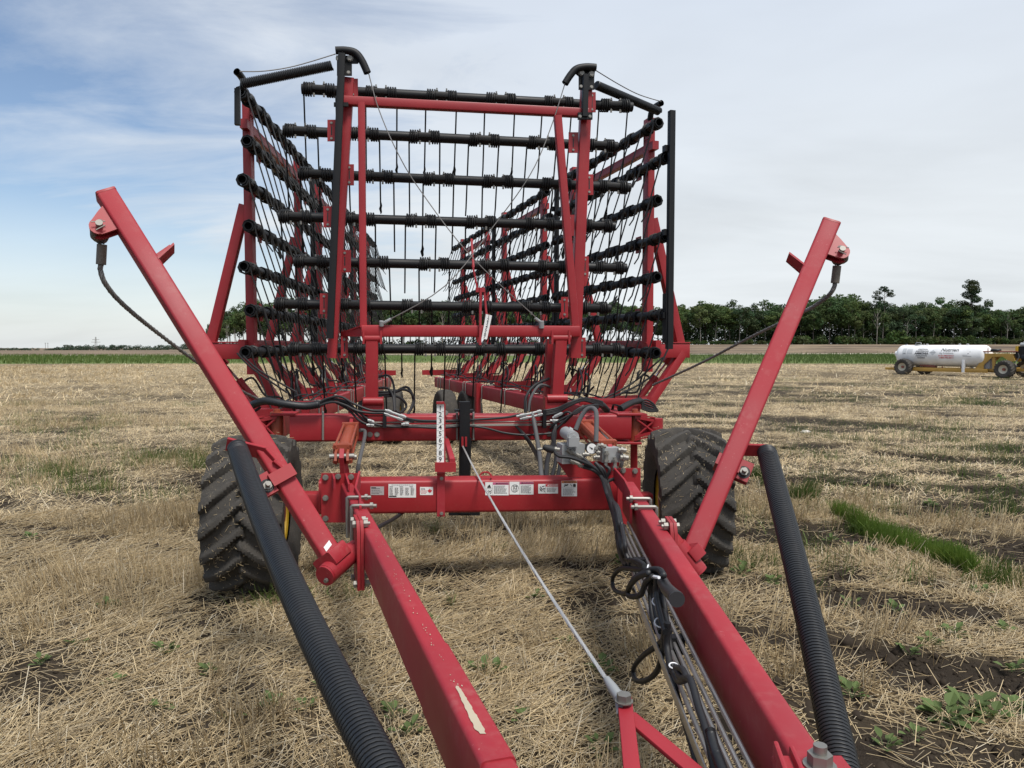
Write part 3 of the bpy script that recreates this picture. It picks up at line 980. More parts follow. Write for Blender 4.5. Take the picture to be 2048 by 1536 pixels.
# pylon and poles
def pylon(px, d, h, label, cat='pylon', name='pylon', group=None):
    x = (px - 1024) / F * d
    o = thing(name, (x, d, hz(x, d)), label, cat, group)
    OFF[0] = Vector((0, 0, 0)); mb = MB()
    for sx in (-1, 1):
        for sy in (-1, 1):
            mb.tube([(sx * 2.2, sy * 2.2, 0), (sx * .5, sy * .5, h)], .22, 4)
    for k in range(8):
        z = h * k / 8; w = lerp(2.2, .5, k / 8); w2 = lerp(2.2, .5, (k + 1) / 8); z2 = h * (k + 1) / 8
        for s in (-1, 1):
            mb.tube([(-w * s, -w, z), (w2 * s, -w2, z2)], .12, 4)
    mb.build('tower', STEEL, o)
    for zf, w in ((.62, 8), (.8, 6)):
        MB().beam((-w, 0, h * zf), (w, 0, h * zf), .5, .6).build('crossarm', STEEL, o)
pylon(193, 1300, 24, 'distant lattice power pylon above the far woods')
for px in (92, 97):
    d = 1300; x = (px - 1024) / F * d
    o = thing('utility_pole', (x, d, hz(x, d)), 'thin far utility pole standing left of the distant woods', 'utility pole', 'twin far utility poles')
    OFF[0] = Vector((0, 0, 0))
    MB().tube([(0, 0, 0), (0, 0, 14)], .28, 5).build('pole', BARKD, o)
    MB().beam((-1.4, 0, 12.6), (1.4, 0, 12.6), .3, .3).build('crossarm', BARKD, o)

# ------------------------------------------------------------------ the harrow
g = pm(920, 853, 6.2)
HL = Vector((g.x, g.y, 0)); OFF[0] = HL
H = thing('harrow', HL, 'long red heavy harrow folded for transport with black tine bars and two raised side arms', 'harrow')
YB, YL, YP, YC = 6.2, 6.1, 6.4, 6.7        # main beam, lift frame, outer posts, tine bars of the middle section
def bolts(mb, pts, ym, r=.016, h=.014, shank=0):
    for x, y in pts:
        mb.bolt(pm(x, y, ym), -YA, r, h, shank)
# --- tyres
def tyre_mesh(c, axis, R, W, bead, nlug, lh, nth, mt, kk=.40):
    axis = Vector(axis).normalized(); fwd = axis.cross(Z).normalized(); up = fwd.cross(axis) * -1
    if up.z < 0: up = -up
    if fwd.y > 0: fwd = -fwd                      # fwd faces the viewer
    prof = []                                      # (axial, radius, tread)
    ms = 5
    for i in range(ms):
        t_ = i / ms; prof.append((-W / 2 * (.80 + .20 * math.sin(t_ * 2.2)), lerp(bead, R - lh - .03, t_), 0))
    for i in range(mt + 1):
        v = -1 + 2 * i / mt; prof.append((v * W / 2, R - lh - .022 * v ** 4 - .012 * v * v, 1))
    for i in range(ms - 1, -1, -1):
        t_ = i / ms; prof.append((W / 2 * (.80 + .20 * math.sin(t_ * 2.2)), lerp(bead, R - lh - .03, t_), 0))
    m = len(prof)
    ax = np.array([q[0] for q in prof]); rd = np.array([q[1] for q in prof]); tr = np.array([q[2] for q in prof])
    th = np.linspace(0, 2 * math.pi, nth, endpoint=False)
    v = ax / (W / 2)
    T, V = np.meshgrid(th, v, indexing='ij')
    def side(sgn, ph):
        w = np.abs(V)
        f = ((T + kk * w * (1 - .12 * w)) * nlug / (2 * math.pi) + ph) % 1.0
        wid = .20 + .05 * w
        e = np.clip((wid - np.abs(f - .5)) / .06, 0, 1)
        return e * np.clip((sgn * V + .10) / .05, 0, 1)
    lug = np.maximum(side(1, 0), side(-1, .5)) * tr[None, :]
    rad_ = rd[None, :] + lh * lug * (1 - .10 * np.abs(V) ** 6)
    a3, f3, u3 = (np.array(q) for q in (axis, fwd, up))
    P = np.array(c) + ax[None, :, None] * a3 + (np.cos(T)[..., None] * f3 + np.sin(T)[..., None] * u3) * rad_[..., None]
    i, j = np.meshgrid(np.arange(nth), np.arange(m - 1), indexing='ij')
    i2 = (i + 1) % nth
    Fq = np.stack([i * m + j, i2 * m + j, i2 * m + j + 1, i * m + j + 1], -1).reshape(-1, 4)
    return P.reshape(-1, 3), Fq, P
def rim_mb(c, axis, bead, W, dish=.06):
    axis = Vector(axis).normalized(); mb = MB()
    u = axis.cross(Z).normalized(); w = axis.cross(u)
    rings = []
    for a_, r_ in ((-W * .42, bead * 1.05), (-W * .40, bead * .95), (-W * .30, bead * .86), (-dish, bead * .80), (-dish * .6, bead * .3), (0, .001), ):
        rings.append([Vector(c) + axis * a_ + (u * math.cos(2 * math.pi * k / 28) + w * math.sin(2 * math.pi * k / 28)) * r_ for k in range(28)])
    mb.sweep(rings, caps=False)
    rings = [[Vector(c) + axis * a_ + (u * math.cos(2 * math.pi * k / 28) + w * math.sin(2 * math.pi * k / 28)) * r_ for k in range(28)]
             for a_, r_ in ((W * .42, bead * 1.05), (W * .40, bead * .95), (W * .30, bead * .86), (dish, bead * .80), (dish * .6, bead * .3), (0, .001))]
    mb.sweep(rings, caps=False)
    return mb
def wheel(c, AX, name='wheel'):
    w = link(name, None, H); XA = AX; YA = Vector((-AX.y, AX.x, 0)).normalized()
    c = Vector(c)
    V, Fq, P = tyre_mesh(c - HL, XA, .54, .50, .225, 18, .048, 420, 30, .46)
    me = np_mesh('tyre', V, Fq, TYRE); me.set_sharp_from_angle(angle=R_(50)); link('tyre', me, w)
    rim_mb(c, XA, .235, .44, .05).build('rim', YELLOW, w)
    hub = MB().cyl(c - XA * .19, c + XA * .19, .075, 14)
    hub.cyl(c - XA * .14, c - XA * .125, .195, 24).cyl(c + XA * .125, c + XA * .14, .195, 24)
    for k in range(8):
        a = k * math.pi / 4; q = c + (YA * math.cos(a) + ZA * math.sin(a)) * .11
        hub.tube([q - XA * .155, q + XA * .155], .011, 6)
    hub.build('hub', RED, w)
    # chopped straw stuck to the tread
    n = 3600
    ti = rng.integers(0, P.shape[0], n); tj = rng.integers(6, 35, n)
    base = P[ti, tj] + rng.normal(0, .012, (n, 3))
    cw = np.array(c - HL); rr = base - cw; ax = np.array(XA)
    rr -= (rr @ ax)[:, None] * ax; rn = rr / np.linalg.norm(rr, axis=1, keepdims=True)
    keep = rng.uniform(0, 1, n) < .12 + .95 * sstep(.45, .75, fbm(ti * .06, tj * .35, 5, 3))
    base, rn = base[keep] + rn[keep] * .004, rn[keep]; n = len(base)
    d = rng.normal(0, 1, (n, 3)); d -= (d * rn).sum(1, keepdims=True) * rn * .85; d /= np.linalg.norm(d, axis=1, keepdims=True)
    Ls = rng.uniform(.008, .03, n) * (1 + 1.8 * (rng.uniform(0, 1, n) > .95))
    ms = prism_mesh('straw_bits', base, base + d * Ls[:, None], rng.uniform(.0015, .0032, n), STRAW, straw_tint(n, 1.1), 3)
    o = link('straw_bits', ms, w); o['kind'] = 'stuff'
wheel(Vector((-1.76, 5.03, .505)), XA)
wheel(Vector((1.29, 5.46, .505)), Vector((math.cos(R_(-2.5)), math.sin(R_(-2.5)), 0)))

# --- front beam (axle beam) at the back of the drawbar
YF = 5.0
hF = (pm(1000, 956, YF) - pm(1000, 1022, YF)).length
fl, fr = pm(640, 991, YF + .09), pm(1262, 984, YF + .09)
MB().beam(fl, fr, .18, hF, r=.022, seg=3).build('front_beam', RED, H)
ax = MB()
for x0, x1, s in ((588, 648, -1), (1250, 1300, 1)):
    p, q = pm(x0, 1003, YF + .14), pm(x1, 1003, YF + .14)
    ax.beam(p, q, .12, .13, r=.015)
ax.each('axle_arm', RED, H)

# --- drawbar tubes
def dl(y, x=0.04, z=.65): return Vector((.435 - .3236 * y + x, y, z))
def dr(y, x=0.04, z=.65): return Vector((.5553 + .0362 * y + x, y, z))
tl = MB().beam(dl(4.93), dl(.62), .078, .205, up=Z, r=.014, seg=3).build('drawbar_tube', RED2, H)
tr_ = MB().beam(dr(4.86), dr(.62), .078, .205, up=Z, r=.014, seg=3).build('drawbar_tube', RED2, H)
# sleeve ends over the first stretch of each tube
# attachment plates bolted to the front beam
mp_ = MB()
mp_.prect(643, 946, 717, 1044, 4.93, -.014)
mp_.prect(1234, 936, 1280, 1048, 4.90, -.014)
mp_.each('mounting_plate', RED, H)
bt = MB()
bolts(bt, [(651, 955), (651, 996), (651, 1037), (676, 953), (702, 954)], 4.914)
bolts(bt, [(1246, 941), (1270, 942)], 4.884)
bt.each('plate_bolt', STEEL, H)
st = MB()            # bent straps over the tubes
def strap(pts, w, t, mb, horiz=False):
    pts = [Vector(p) for p in pts]
    for i in range(len(pts) - 1):
        mb.beam(pts[i], pts[i + 1], t, w, up=Z, r=.003, seg=1, ext=t * .3)
strap([pm(719, 957, 4.86), pm(711, 990, 4.6), pm(720, 1008, 4.35), pm(721, 1032, 4.08)], .10, .014, st)
strap([pm(1229, 950, 4.80), pm(1250, 975, 4.55), pm(1262, 1000, 4.25), pm(1262, 1030, 4.05)], .10, .014, st)
# gussets against the plate
st.plate([pm(664, 947, 4.91), pm(667, 958, 4.5), pm(667, 978, 4.5), pm(664, 970, 4.91)], XA * .012)
st.plate([pm(690, 947, 4.91), pm(696, 968, 4.6), pm(696, 980, 4.6), pm(690, 966, 4.91)], XA * .012)
st.each('strap', RED2, H)
def ubolt(fn, y, zt, name):
    mb = MB()
    xs0, xs1 = -.012, .092
    pts = [fn(y, xs1 + .035, zt), fn(y, xs0 + .02, zt), fn(y, xs0 + .004, zt - .006), fn(y, xs0, zt - .022), fn(y, xs0, .53)]
    mb.tube(spline([Vector(p) for p in pts], 4), .0105, 8)
    mb.tube([fn(y, xs1, zt), fn(y, xs1 + .016, zt)], .02, 6)
    mb.build(name, STEEL, H)
for y in (4.28, 4.05): ubolt(dl, y, .768, 'u_bolt')
def dr_m(y, x=0.0, z=.65): return dr(y, .08 - x, z)
for y in (4.24, 4.02): ubolt(dr_m, y, .768, 'u_bolt')
# joint flanges with the arm pivots
def flange(fn, y, s, name='joint_flange'):
    """two plates bolted together flat against the outer side of the tube; the arm pivot sits on the outer one"""
    d = (fn(y - 1) - fn(y)).normalized(); sd_ = d.cross(Z).normalized()
    if sd_.x * s < 0: sd_ = -sd_
    c = fn(y, .04, .66); c.z = 0
    for o0, o1 in ((.0405, .056), (.0585, .074)):
        P = [(-.085, .455), (.085, .455), (.085, .745), (.055, .795), (-.085, .795)]
        mb = MB().plate([c + d * u_ + Z * z_ + sd_ * o0 for u_, z_ in P], sd_ * (o1 - o0))
        mb.build(name, RED, H)
    b = MB()
    for z_, us in ((.772, (-.055, .03)), (.480, (-.055, .055))):
        for u_ in us:
            q = c + d * u_ + Z * z_
            b.tube([q + sd_ * .005, q + sd_ * .092], .010, 8)
            b.tube([q + sd_ * .016, q + sd_ * .036], .019, 6)
            b.tube([q + sd_ * .076, q + sd_ * .090], .019, 6)
    b.each('flange_bolt', STEEL, H)
flange(dl, 3.66, -1)
flange(dr, 3.60, 1)
# coupling seam, worn patch on the left tube, and odd bracket
sv = MB()
for fn, y in ((dl, 2.18),):
    sv.beam(fn(y, .04, .652), fn(y - .62, .04, .652), .083, .21, up=Z, r=.014, seg=3)
sv.build('splice_sleeve', RED2, H)
wp = MB()
pts = []
rr = random.Random(3)
for k in range(26):
    t_ = k / 25; y = lerp(1.90, 1.66, t_); w = .003 + .009 * t_ ** .8 + .002 * rr.random() if k < 24 else .006
    pts.append((y, w))
outl = [dl(y, .036 + w * .6 + .003 * rr.random(), .7585) for y, w in pts] + [dl(y, .036 - w * .9 - .003 * rr.random(), .7585) for y, w in pts[::-1]]
wp.plate(outl, Z * .0006)
for k in range(60):
    y = 1.9 + 1.6 * rr.random() ** 1.3; a = .0015 + .0035 * rr.random()
    c = dl(y, .036 + rr.gauss(0, .006 if y < 3 else .012), .7556 if y > 2.18 else .7585)
    wp.plate([c + Vector((-.12 * a - .2 * a, a, 0)), c + Vector((.35 * a, .3 * a, 0)), c + Vector((.3 * a, -a, 0)), c + Vector((-.3 * a, -.5 * a, 0))], Z * .0005)
wp.build('bare_patch', BARE, tl)['kind'] = 'stuff'

# --- main beam with hinge castings
ml, mr = pm(583, 855, YB), pm(1256, 852, YB)
MB().beam(ml, mr, .20, .215, r=.02, seg=3).build('main_beam', RED, H)
tb = MB()
tb.prect(735, 826, 767, 879, YB - .11, -.012)
tb.prect(1060, 824, 1110, 878, YB - .11, -.012)
tb.prect(889, 826, 892, 880, YB - .105, -.012)
tb.each('beam_plate', RED, H)
bt = MB(); bolts(bt, [(740, 869), (754, 869), (1072, 868), (1098, 868), (891, 826), (890, 878)], YB - .122, .018)
bt.each('beam_bolt', STEEL, H)
ub = MB()
for x in (646, 914, 947):
    ub.tube([pm(x, 824, YB - .02), pm(x, 827, YB - .115), pm(x, 880, YB - .118)], .009, 6)
ub.each('u_bolt', STEEL, H)
def hinge(x0, x1, s):
    """casting beyond the beam end: top and bottom lugs, pin barrel and a tapered lattice"""
    xb = lerp(x0, x1, .22); xt = x1
    mb = MB()
    a, b, c = x0, xb, xt
    # lugs of the main beam
    mb.beam(pm(a - s * 28, 827, YB), pm(b + s * 6, 827, YB), .22, .018, r=.003, seg=1)
    mb.beam(pm(a - s * 28, 883, YB), pm(b + s * 6, 884, YB), .22, .020, r=.003, seg=1)
    mb.each('hinge_lug', RED, H)
    mb = MB().cyl(pm(b, 824, YB), pm(b, 887, YB), .052, 16)
    mb.cyl(pm(b, 818, YB), pm(b, 824, YB), .028, 12)
    mb.build('hinge_pin', ORANGE, H)
    mb = MB()
    y0t, y0b, y1t, y1b = 833, 878, 840, 866
    for ym in (YB - .09, YB + .08):
        mb.plate([pm(b, y0t - 2, ym), pm(c - s * 10, y1t - 2, ym), pm(c - s * 10, y1t + 4, ym), pm(b, y0t + 4, ym)], YA * .012)
        mb.plate([pm(b, y0b - 6, ym), pm(c - s * 10, y1b - 4, ym), pm(c - s * 10, y1b + 2, ym), pm(b, y0b, ym)], YA * .012)
        mb.beam(pm(b + s * 4, y0t + 6, ym + .006), pm(c - s * 12, y1b - 3, ym + .006), .010, .016)
        mb.beam(pm(b + s * 4, y0b - 6, ym + .008), pm(c - s * 12, y1t + 4, ym + .008), .010, .016)
    mb.plate([pm(b, y0t - 3, YB - .09), pm(c - s * 8, y1t - 3, YB - .09), pm(c - s * 8, y1t - 3, YB + .09), pm(b, y0t - 3, YB + .09)], ZA * .012)
    mb.plate([pm(b, y0b + 1, YB - .09), pm(c - s * 8, y1b + 3, YB - .09), pm(c - s * 8, y1b + 3, YB + .09), pm(b, y0b + 1, YB + .09)], ZA * -.012)
    mb.cyl(pm(c - s * 8, y1t - 3, YB), pm(c - s * 8, y1b + 3, YB), .07, 14)
    mb.build('hinge_lattice', RED, H)
    MB().plate([pm(b + s * 1, y0t + 4, YB), pm(c - s * 10, y1t + 4, YB), pm(c - s * 10, y1b - 4, YB), pm(b + s, y0b - 6, YB)], YA * .01).build('hinge_web', RED2, H)
hinge(566, 510, -1)
hinge(1256, 1318, 1)
ex = MB()
ex.beam(pm(1268, 885, YB), pm(1268, 945, YB + .05), .06, .05)
ex.beam(pm(566, 885, YB), pm(566, 925, YB + .05), .06, .05)
ex.each('hinge_leg', RED, H)
# --- levelling cylinders between front and main beam
def cylinder(x_front, y_front, x_rear, y_rear, yf, yr, w=.125):
    cy = link('hydraulic_cylinder', None, H)
    p, q = pm(x_front, y_front, yf), pm(x_rear, y_rear, yr)
    d = (q - p).normalized(); s = d.cross(Z).normalized(); u = s.cross(d)
    MB().cyl(p, q, w * .40, 18).build('barrel', ORANGE, cy)
    cp = MB()
    for c, k in ((p, .03), (q, .03)):
        cp.box(c, s * (w / 2), d * k, u * (w / 2))
    cp.each('end_cap', ORANGE, cy)
    rd = MB()
    for a in (-1, 1):
        for b in (-1, 1):
            o = s * (a * w * .40) + u * (b * w * .40)
            rd.tube([p + o - d * .045, q + o + d * .04], .009, 6)
            rd.tube([p + o - d * .045, p + o - d * .03], .016, 6)
    rd.build('tie_rod', ORANGE, cy)
    cl = MB()
    for a in (-1, 1):
        cl.plate([p + s * (a * .030) + u * .035 - d * .03, p + s * (a * .030) + u * .03 - d * .13, p + s * (a * .030) - u * .02 - d * .155, p + s * (a * .030) - u * .05 - d * .12, p + s * (a * .030) - u * .045 - d * .03], s * (a * .016))
    cl.each('clevis', ORANGE, cy)
    pn = MB().cyl(p - d * .11 - s * .08, p - d * .11 + s * .08, .018, 10)
    pn.cyl(p + s * .09 - d * .0 - u * .03, p + s * (w / 2) - u * .03, .018, 8)
    pn.build('pin', STEEL, cy)
    lg = MB()
    e = p - d * .10
    lg.plate([e + u * .05 - s * .014, e - d * .06 + u * .0 - s * .014, pm(x_front - 6, 950, 4.92), pm(x_front + 6, 950, 5.0), e + d * .06 - u * .02 - s * .014], s * .028)
    e = q + d * .02
    lg.beam(e, e + d * .25 + u * .07, .03, .07)
    lg.each('lug', RED2, cy)
    MB().tube([q + s * (w / 2 + .01), q + s * (w / 2 + .05) - u * .01, lerp(p, q, .6) + s * (w / 2 + .05) - u * .04, p + s * (w / 2 + .045) - u * .05, p + s * (w / 2 + .02) - u * .2], .014, 8, smooth=5).build('hose', GREYHOSE, cy)
cylinder(686, 906, 701, 861, 5.03, 5.92)
cylinder(1214, 897, 1172, 855, 5.03, 5.92)

# --- lift frame of the middle section
lf = MB()
lf.beam(pm(723, 206, YL), pm(727, 655, YL), .07, .055, up=XA)
lf.beam(pm(1115, 232, YL), pm(1150, 655, YL), .07, .062, up=XA)
lf.each('lift_upright', RED, H)
MB().beam(pm(688, 202, YP - .06), pm(1176, 227, YP - .06), .07, .072).build('top_rail', RED, H)
MB().beam(pm(724, 662, YL), pm(1157, 663, YL), .10, .095, r=.014).build('lift_beam', RED, H)
gs = MB()
gs.plate([pm(726, 650, YL), pm(682, 664, YP), pm(682, 673, YP), pm(726, 673, YL)], YA * .02)
gs.plate([pm(1145, 650, YL), pm(1160, 664, YP), pm(1160, 673, YP), pm(1145, 673, YL)], YA * .02)
gs.plate([pm(726, 651, YL - .04), pm(684, 667, YP), pm(726, 667, YP)], ZA * .012)
gs.plate([pm(1150, 651, YL - .04), pm(1160, 667, YP), pm(1120, 667, YP)], ZA * .012)
gs.each('gusset', RED, H)
lg = MB()
lg.beam(pm(744, 672, YL), pm(744, 800, YL + .02), .10, .098, up=XA, r=.006)
lg.beam(pm(1121, 674, YL), pm(1113, 800, YL + .02), .10, .098, up=XA, r=.006)
lg.beam(pm(1101, 678, YL + .2), pm(1096, 800, YL + .2), .10, .07, up=XA, r=.006)
lg.each('lift_leg', RED, H)
kn = MB()
for xa, xb, y in ((726, 764, 677), (1103, 1141, 676), (727, 766, 803), (1094, 1134, 797)):
    kn.cyl(pm(xa, y, YL - .02), pm(xb, y, YL - .02), .036, 14)
for xa, xb in ((727, 765), (1093, 1133)):
    for x in (xa, xb):
        kn.plate([pm(x - 2, 795, YL - .04), pm(x + 2, 795, YL - .04), pm(x + 2, 830, YL - .03), pm(x - 2, 830, YL - .03)], YA * .12)
    kn.prect(xa, 806, xb, 830, YL - .03, .08)
for xa, xb in ((725, 729), (760, 764), (1103, 1107), (1137, 1141)):
    kn.prect(xa, 660, xb, 688, YL - .06, .12)
kn.each('leg_hinge', RED, H)

# --- posts of the middle section with their bar clamps
def pr(x, y, ym=YP): return pm(x, y, ym)
pw = MB()
pw.beam(pr(699, 158), pr(664, 716), .09, .078, up=XA, r=.006)
pw.beam(pr(1173, 165), pr(1149, 716), .09, .092, up=XA, r=.006)
pw.each('section_post', RED, H)
CL = [(695, 158, 716, 195), (655, 240, 671, 283), (689, 329, 708, 371), (647, 413, 664, 455), (677, 500, 702, 545), (640, 587, 656, 628), (682, 673, 696, 716)]
CR = [(1177, 185, 1191, 225), (1137, 265, 1156, 306), (1171, 349, 1186, 390), (1130, 430, 1148, 472), (1163, 513, 1177, 554), (1122, 594, 1136, 635), (1157, 675, 1171, 716)]
for lst in (CL, CR):
    for x0, y0, x1, y1 in lst:
        pl = MB().prect(x0, y0, x1, y1, YP - .01, -.010)
        xm, ymid = (x0 + x1) / 2, (y0 + y1) / 2
        o = pl.build('bar_clamp', RED, H, 30)
        b = MB(); bolts(b, [(lerp(x0, x1, .5), y0 + 6), (lerp(x0, x1, .5), y1 - 6)], YP - .021, .009, .007)
        b.each('clamp_bolt', STEEL, o)
        MB().prect(xm - 1.2, ymid - 9, xm + 1.2, ymid + 9, YP - .0205, .001).build('clamp_slot', INK, o)
bp = MB()
bp.beam(pm(684, 108, YP - .13), pm(660, 677, YP - .13), .06, .056, up=XA, r=.006)
bp.build('lock_post', BLACK, H)
bp = MB()
bp.beam(pm(1171, 150, YP - .11), pm(1169, 234, YP - .11), .06, .048, up=XA, r=.006)
bp.prect(1155, 226, 1184, 240, YP - .10, -.02)
bp.prect(1157, 140, 1188, 180, YP - .06, -.012)
bp.pplate([(1145, 143), (1157, 138), (1190, 137), (1188, 156), (1160, 156)], YP - .06, -.012)
bp.prect(674, 112, 704, 152, YP - .06, -.012)
bp.pplate([(672, 112), (704, 112), (722, 116), (716, 128), (690, 128), (674, 122)], YP - .06, -.012)
bp.prect(668, 206, 697, 214, YP - .09, -.02)
bp.each('head_bracket', BLACK, H)
bb = MB(); bolts(bb, [(700, 117), (678, 117), (1163, 146), (1183, 148)], YP - .075, .022, .016)
bolts(bb, [(1162, 173), (1183, 174), (1160, 233), (1180, 233), (697, 145)], YP - .12, .012, .01)
bb.each('head_bolt', STEEL, H)
def elbow(px, ym, name='guide_elbow', r=.031, **k):
    mb = MB(); pts = spline([pm(x, y, ym) for x, y in px], 6)
    mb.tube(pts, r, 12, caps=False); mb.tube(pts, r * .8, 12, caps=False)
    return mb.build(name, BLACK, H)
elbow([(671, 101), (692, 101), (711, 106), (724, 122), (735, 146)], YP - .09)
elbow([(1192, 135), (1172, 134), (1153, 138), (1141, 150), (1130, 167)], YP - .09)
# thin guide wires, crossed in front of the bars
def wire(pts, r=.0045, name='guide_wire', mat=None):
    return MB().tube(pts, r, 5, smooth=5).build(name, mat or WIRE, H)
wire([pm(736, 142, YP - .09), pm(758, 220, YP - .12), pm(795, 305, YP - .2), pm(840, 380, YP - .2), pm(940, 510, YL - .1), pm(1083, 645, YL - .07)])
wire([pm(1131, 164, YP - .09), pm(1100, 260, YP - .12), pm(1060, 350, YP - .2), pm(985, 455, YP - .2), pm(890, 572, YL - .1), pm(768, 645, YL - .07)])
MB().cyl(pm(1070, 636, YL - .07), pm(1086, 648, YL - .06), .013, 8).cyl(pm(1083, 642, YL - .07), pm(1083, 656, YL - .06), .022, 10).build('wire_clevis', ALU, H)
MB().cyl(pm(782, 638, YL - .07), pm(768, 646, YL - .06), .013, 8).cyl(pm(763, 642, YL - .07), pm(763, 652, YL - .06), .018, 10).build('wire_clevis', ALU, H)

# --- tine bars
ZB = [3.93 - .3865 * k for k in range(7)]
def spring_mesh(name, dirt, lod):
    """double coil spring: two coils, two tines hanging and leaning to local +y, a hold down block between"""
    mb = MB(); S, R0, r = .285, .0550, .0082
    st_, n = (12, 5) if lod == 0 else (8, 4) if lod == 1 else (6, 3)
    for s in (0, 1):
        pts = []
        turns = 4
        for i in range(turns * st_ + 1):
            a = 2 * math.pi * i / st_ + math.pi
            xx = .006 + .0205 * i / st_
            pts.append(Vector((xx if s == 0 else S - xx, -math.cos(a) * R0, math.sin(a) * R0)))
        mb.tube(pts, r, n)
        x0 = .006 if s == 0 else S - .006
        ln = .63 * (1 - .02 * s)
        mb.tube([Vector((x0, R0, 0)), Vector((x0, R0 + .01, -.06)), Vector((x0, R0 + .17, -ln + .06)), Vector((x0, R0 + .215, -ln))], [.0074, .0074, .0072, .0066], max(4, n))
        if dirt[s]:
            c = Vector((x0, R0 + .205, -ln + .02))
            mb.tube([c + Vector((0, -.02, .06)), c + Vector((.004, 0, .03)), c + Vector((-.004, 0, 0)), c + Vector((.003, .01, -.03)), c + Vector((0, .01, -.045))], [.007, .013 * dirt[s], .016 * dirt[s], .012 * dirt[s], .004], 5)
        xa, xb = (.085, .098) if s == 0 else (S - .085, S - .098)
        mb.tube([Vector((xa, R0, 0)), Vector((xb, R0 * .8, .012))], r, n)
    # hold down block, waisted in the middle
    for sgn in (-1, 1):
        mb.beam((.088, sgn * .036, .006), (S - .088, sgn * .036, .006), .030, .050, up=Z, r=.012)
    mb.beam((.090, 0, .034), (.110, 0, .034), .075, .024, up=Z, r=.006)
    mb.beam((S - .110, 0, .034), (S - .090, 0, .034), .075, .024, up=Z, r=.006)
    return mb.mesh(name, TINE, 45, Vector((0, 0, 0)))
def spring_bolts(lod):
    mb = MB()
    for x in (.100, .185):
        mb.tube([(x, -.045, -.062), (x, -.045, .062)], .006, 5)
        mb.tube([(x, -.045, -.066), (x, -.045, -.046)], .010, 6)
        mb.tube([(x, -.045, .046), (x, -.045, .058)], .010, 6)
    return mb.mesh('spring_bolt', STEEL, 40, Vector((0, 0, 0)))
SPR = [spring_mesh('tine_spring', d, 0) for d in ((0, 0), (1, 0), (.7, 1.1), (0, .8))]
SPR1 = [spring_mesh('tine_spring', d, 1) for d in ((0, 0), (0, .8), (.9, 0))]
SPR2 = [spring_mesh('tine_spring', (0, 0), 2)]
SB = spring_bolts(0)
BR = .0425
def tine_bar(p, d, L_, lean, nspr, first, pitch, meshes, flip=False, twist=None):
    """pipe from p along d with spaced springs; lean = direction the tines tip to"""
    bar = MB().pipe(p, p + d * L_, BR, BR * .80, 14).build('tine_bar', BLACK, H, 30)
    up = ZA
    x = d if not flip else -d
    y = up.cross(x)
    if y.dot(lean) < 0: x = -x; y = -y
    zz = x.cross(y)
    base = Matrix((x, y, zz)).transposed().to_4x4()
    bolt_mesh = SB
    for i in range(nspr):
        s0 = first + pitch * i
        o = p + d * (s0 if x.dot(d) > 0 else s0 + .285) - HL
        tw = Matrix.Rotation(rnd.gauss(0, .012), 4, 'Y') @ Matrix.Rotation(rnd.gauss(0, .02), 4, 'X')
        M = Matrix.Translation(o) @ base @ tw
        sp_ = link('tine_spring', meshes[rnd.randrange(len(meshes))], bar, M)
        if meshes is SPR:
            bar_b.append((o, base))
    return bar
bar_b = []
BL = [(606, 178), (569, 261), (599, 347), (560, 433), (590, 523), (552, 608), (580, 697)]
BRt = [(1263, 214), (1233, 293), (1259, 375), (1228, 453), (1251, 536), (1219, 617), (1245, 699)]
for k in range(7):
    p, q = pm(*BL[k], YC), pm(*BRt[k], YC)
    p.z += 0; d = (q - p); Lb = d.length; d.normalize()
    pitch = (Lb - .285 - .01) / 5
    tine_bar(p - d * .012, d, Lb + .02, YA, 6, .006, pitch, SPR)
mb = MB()
for o, base in bar_b:
    for x in (.100, .185):
        for z0, z1, r in ((-.068, -.038, .0095), (.044, .062, .0075)):
            mb.tube([HL + o + base.to_3x3() @ Vector((x, -.030, z0)), HL + o + base.to_3x3() @ Vector((x, -.030, z1))], r, 6)
mb.each('spring_bolt', STEEL, H)

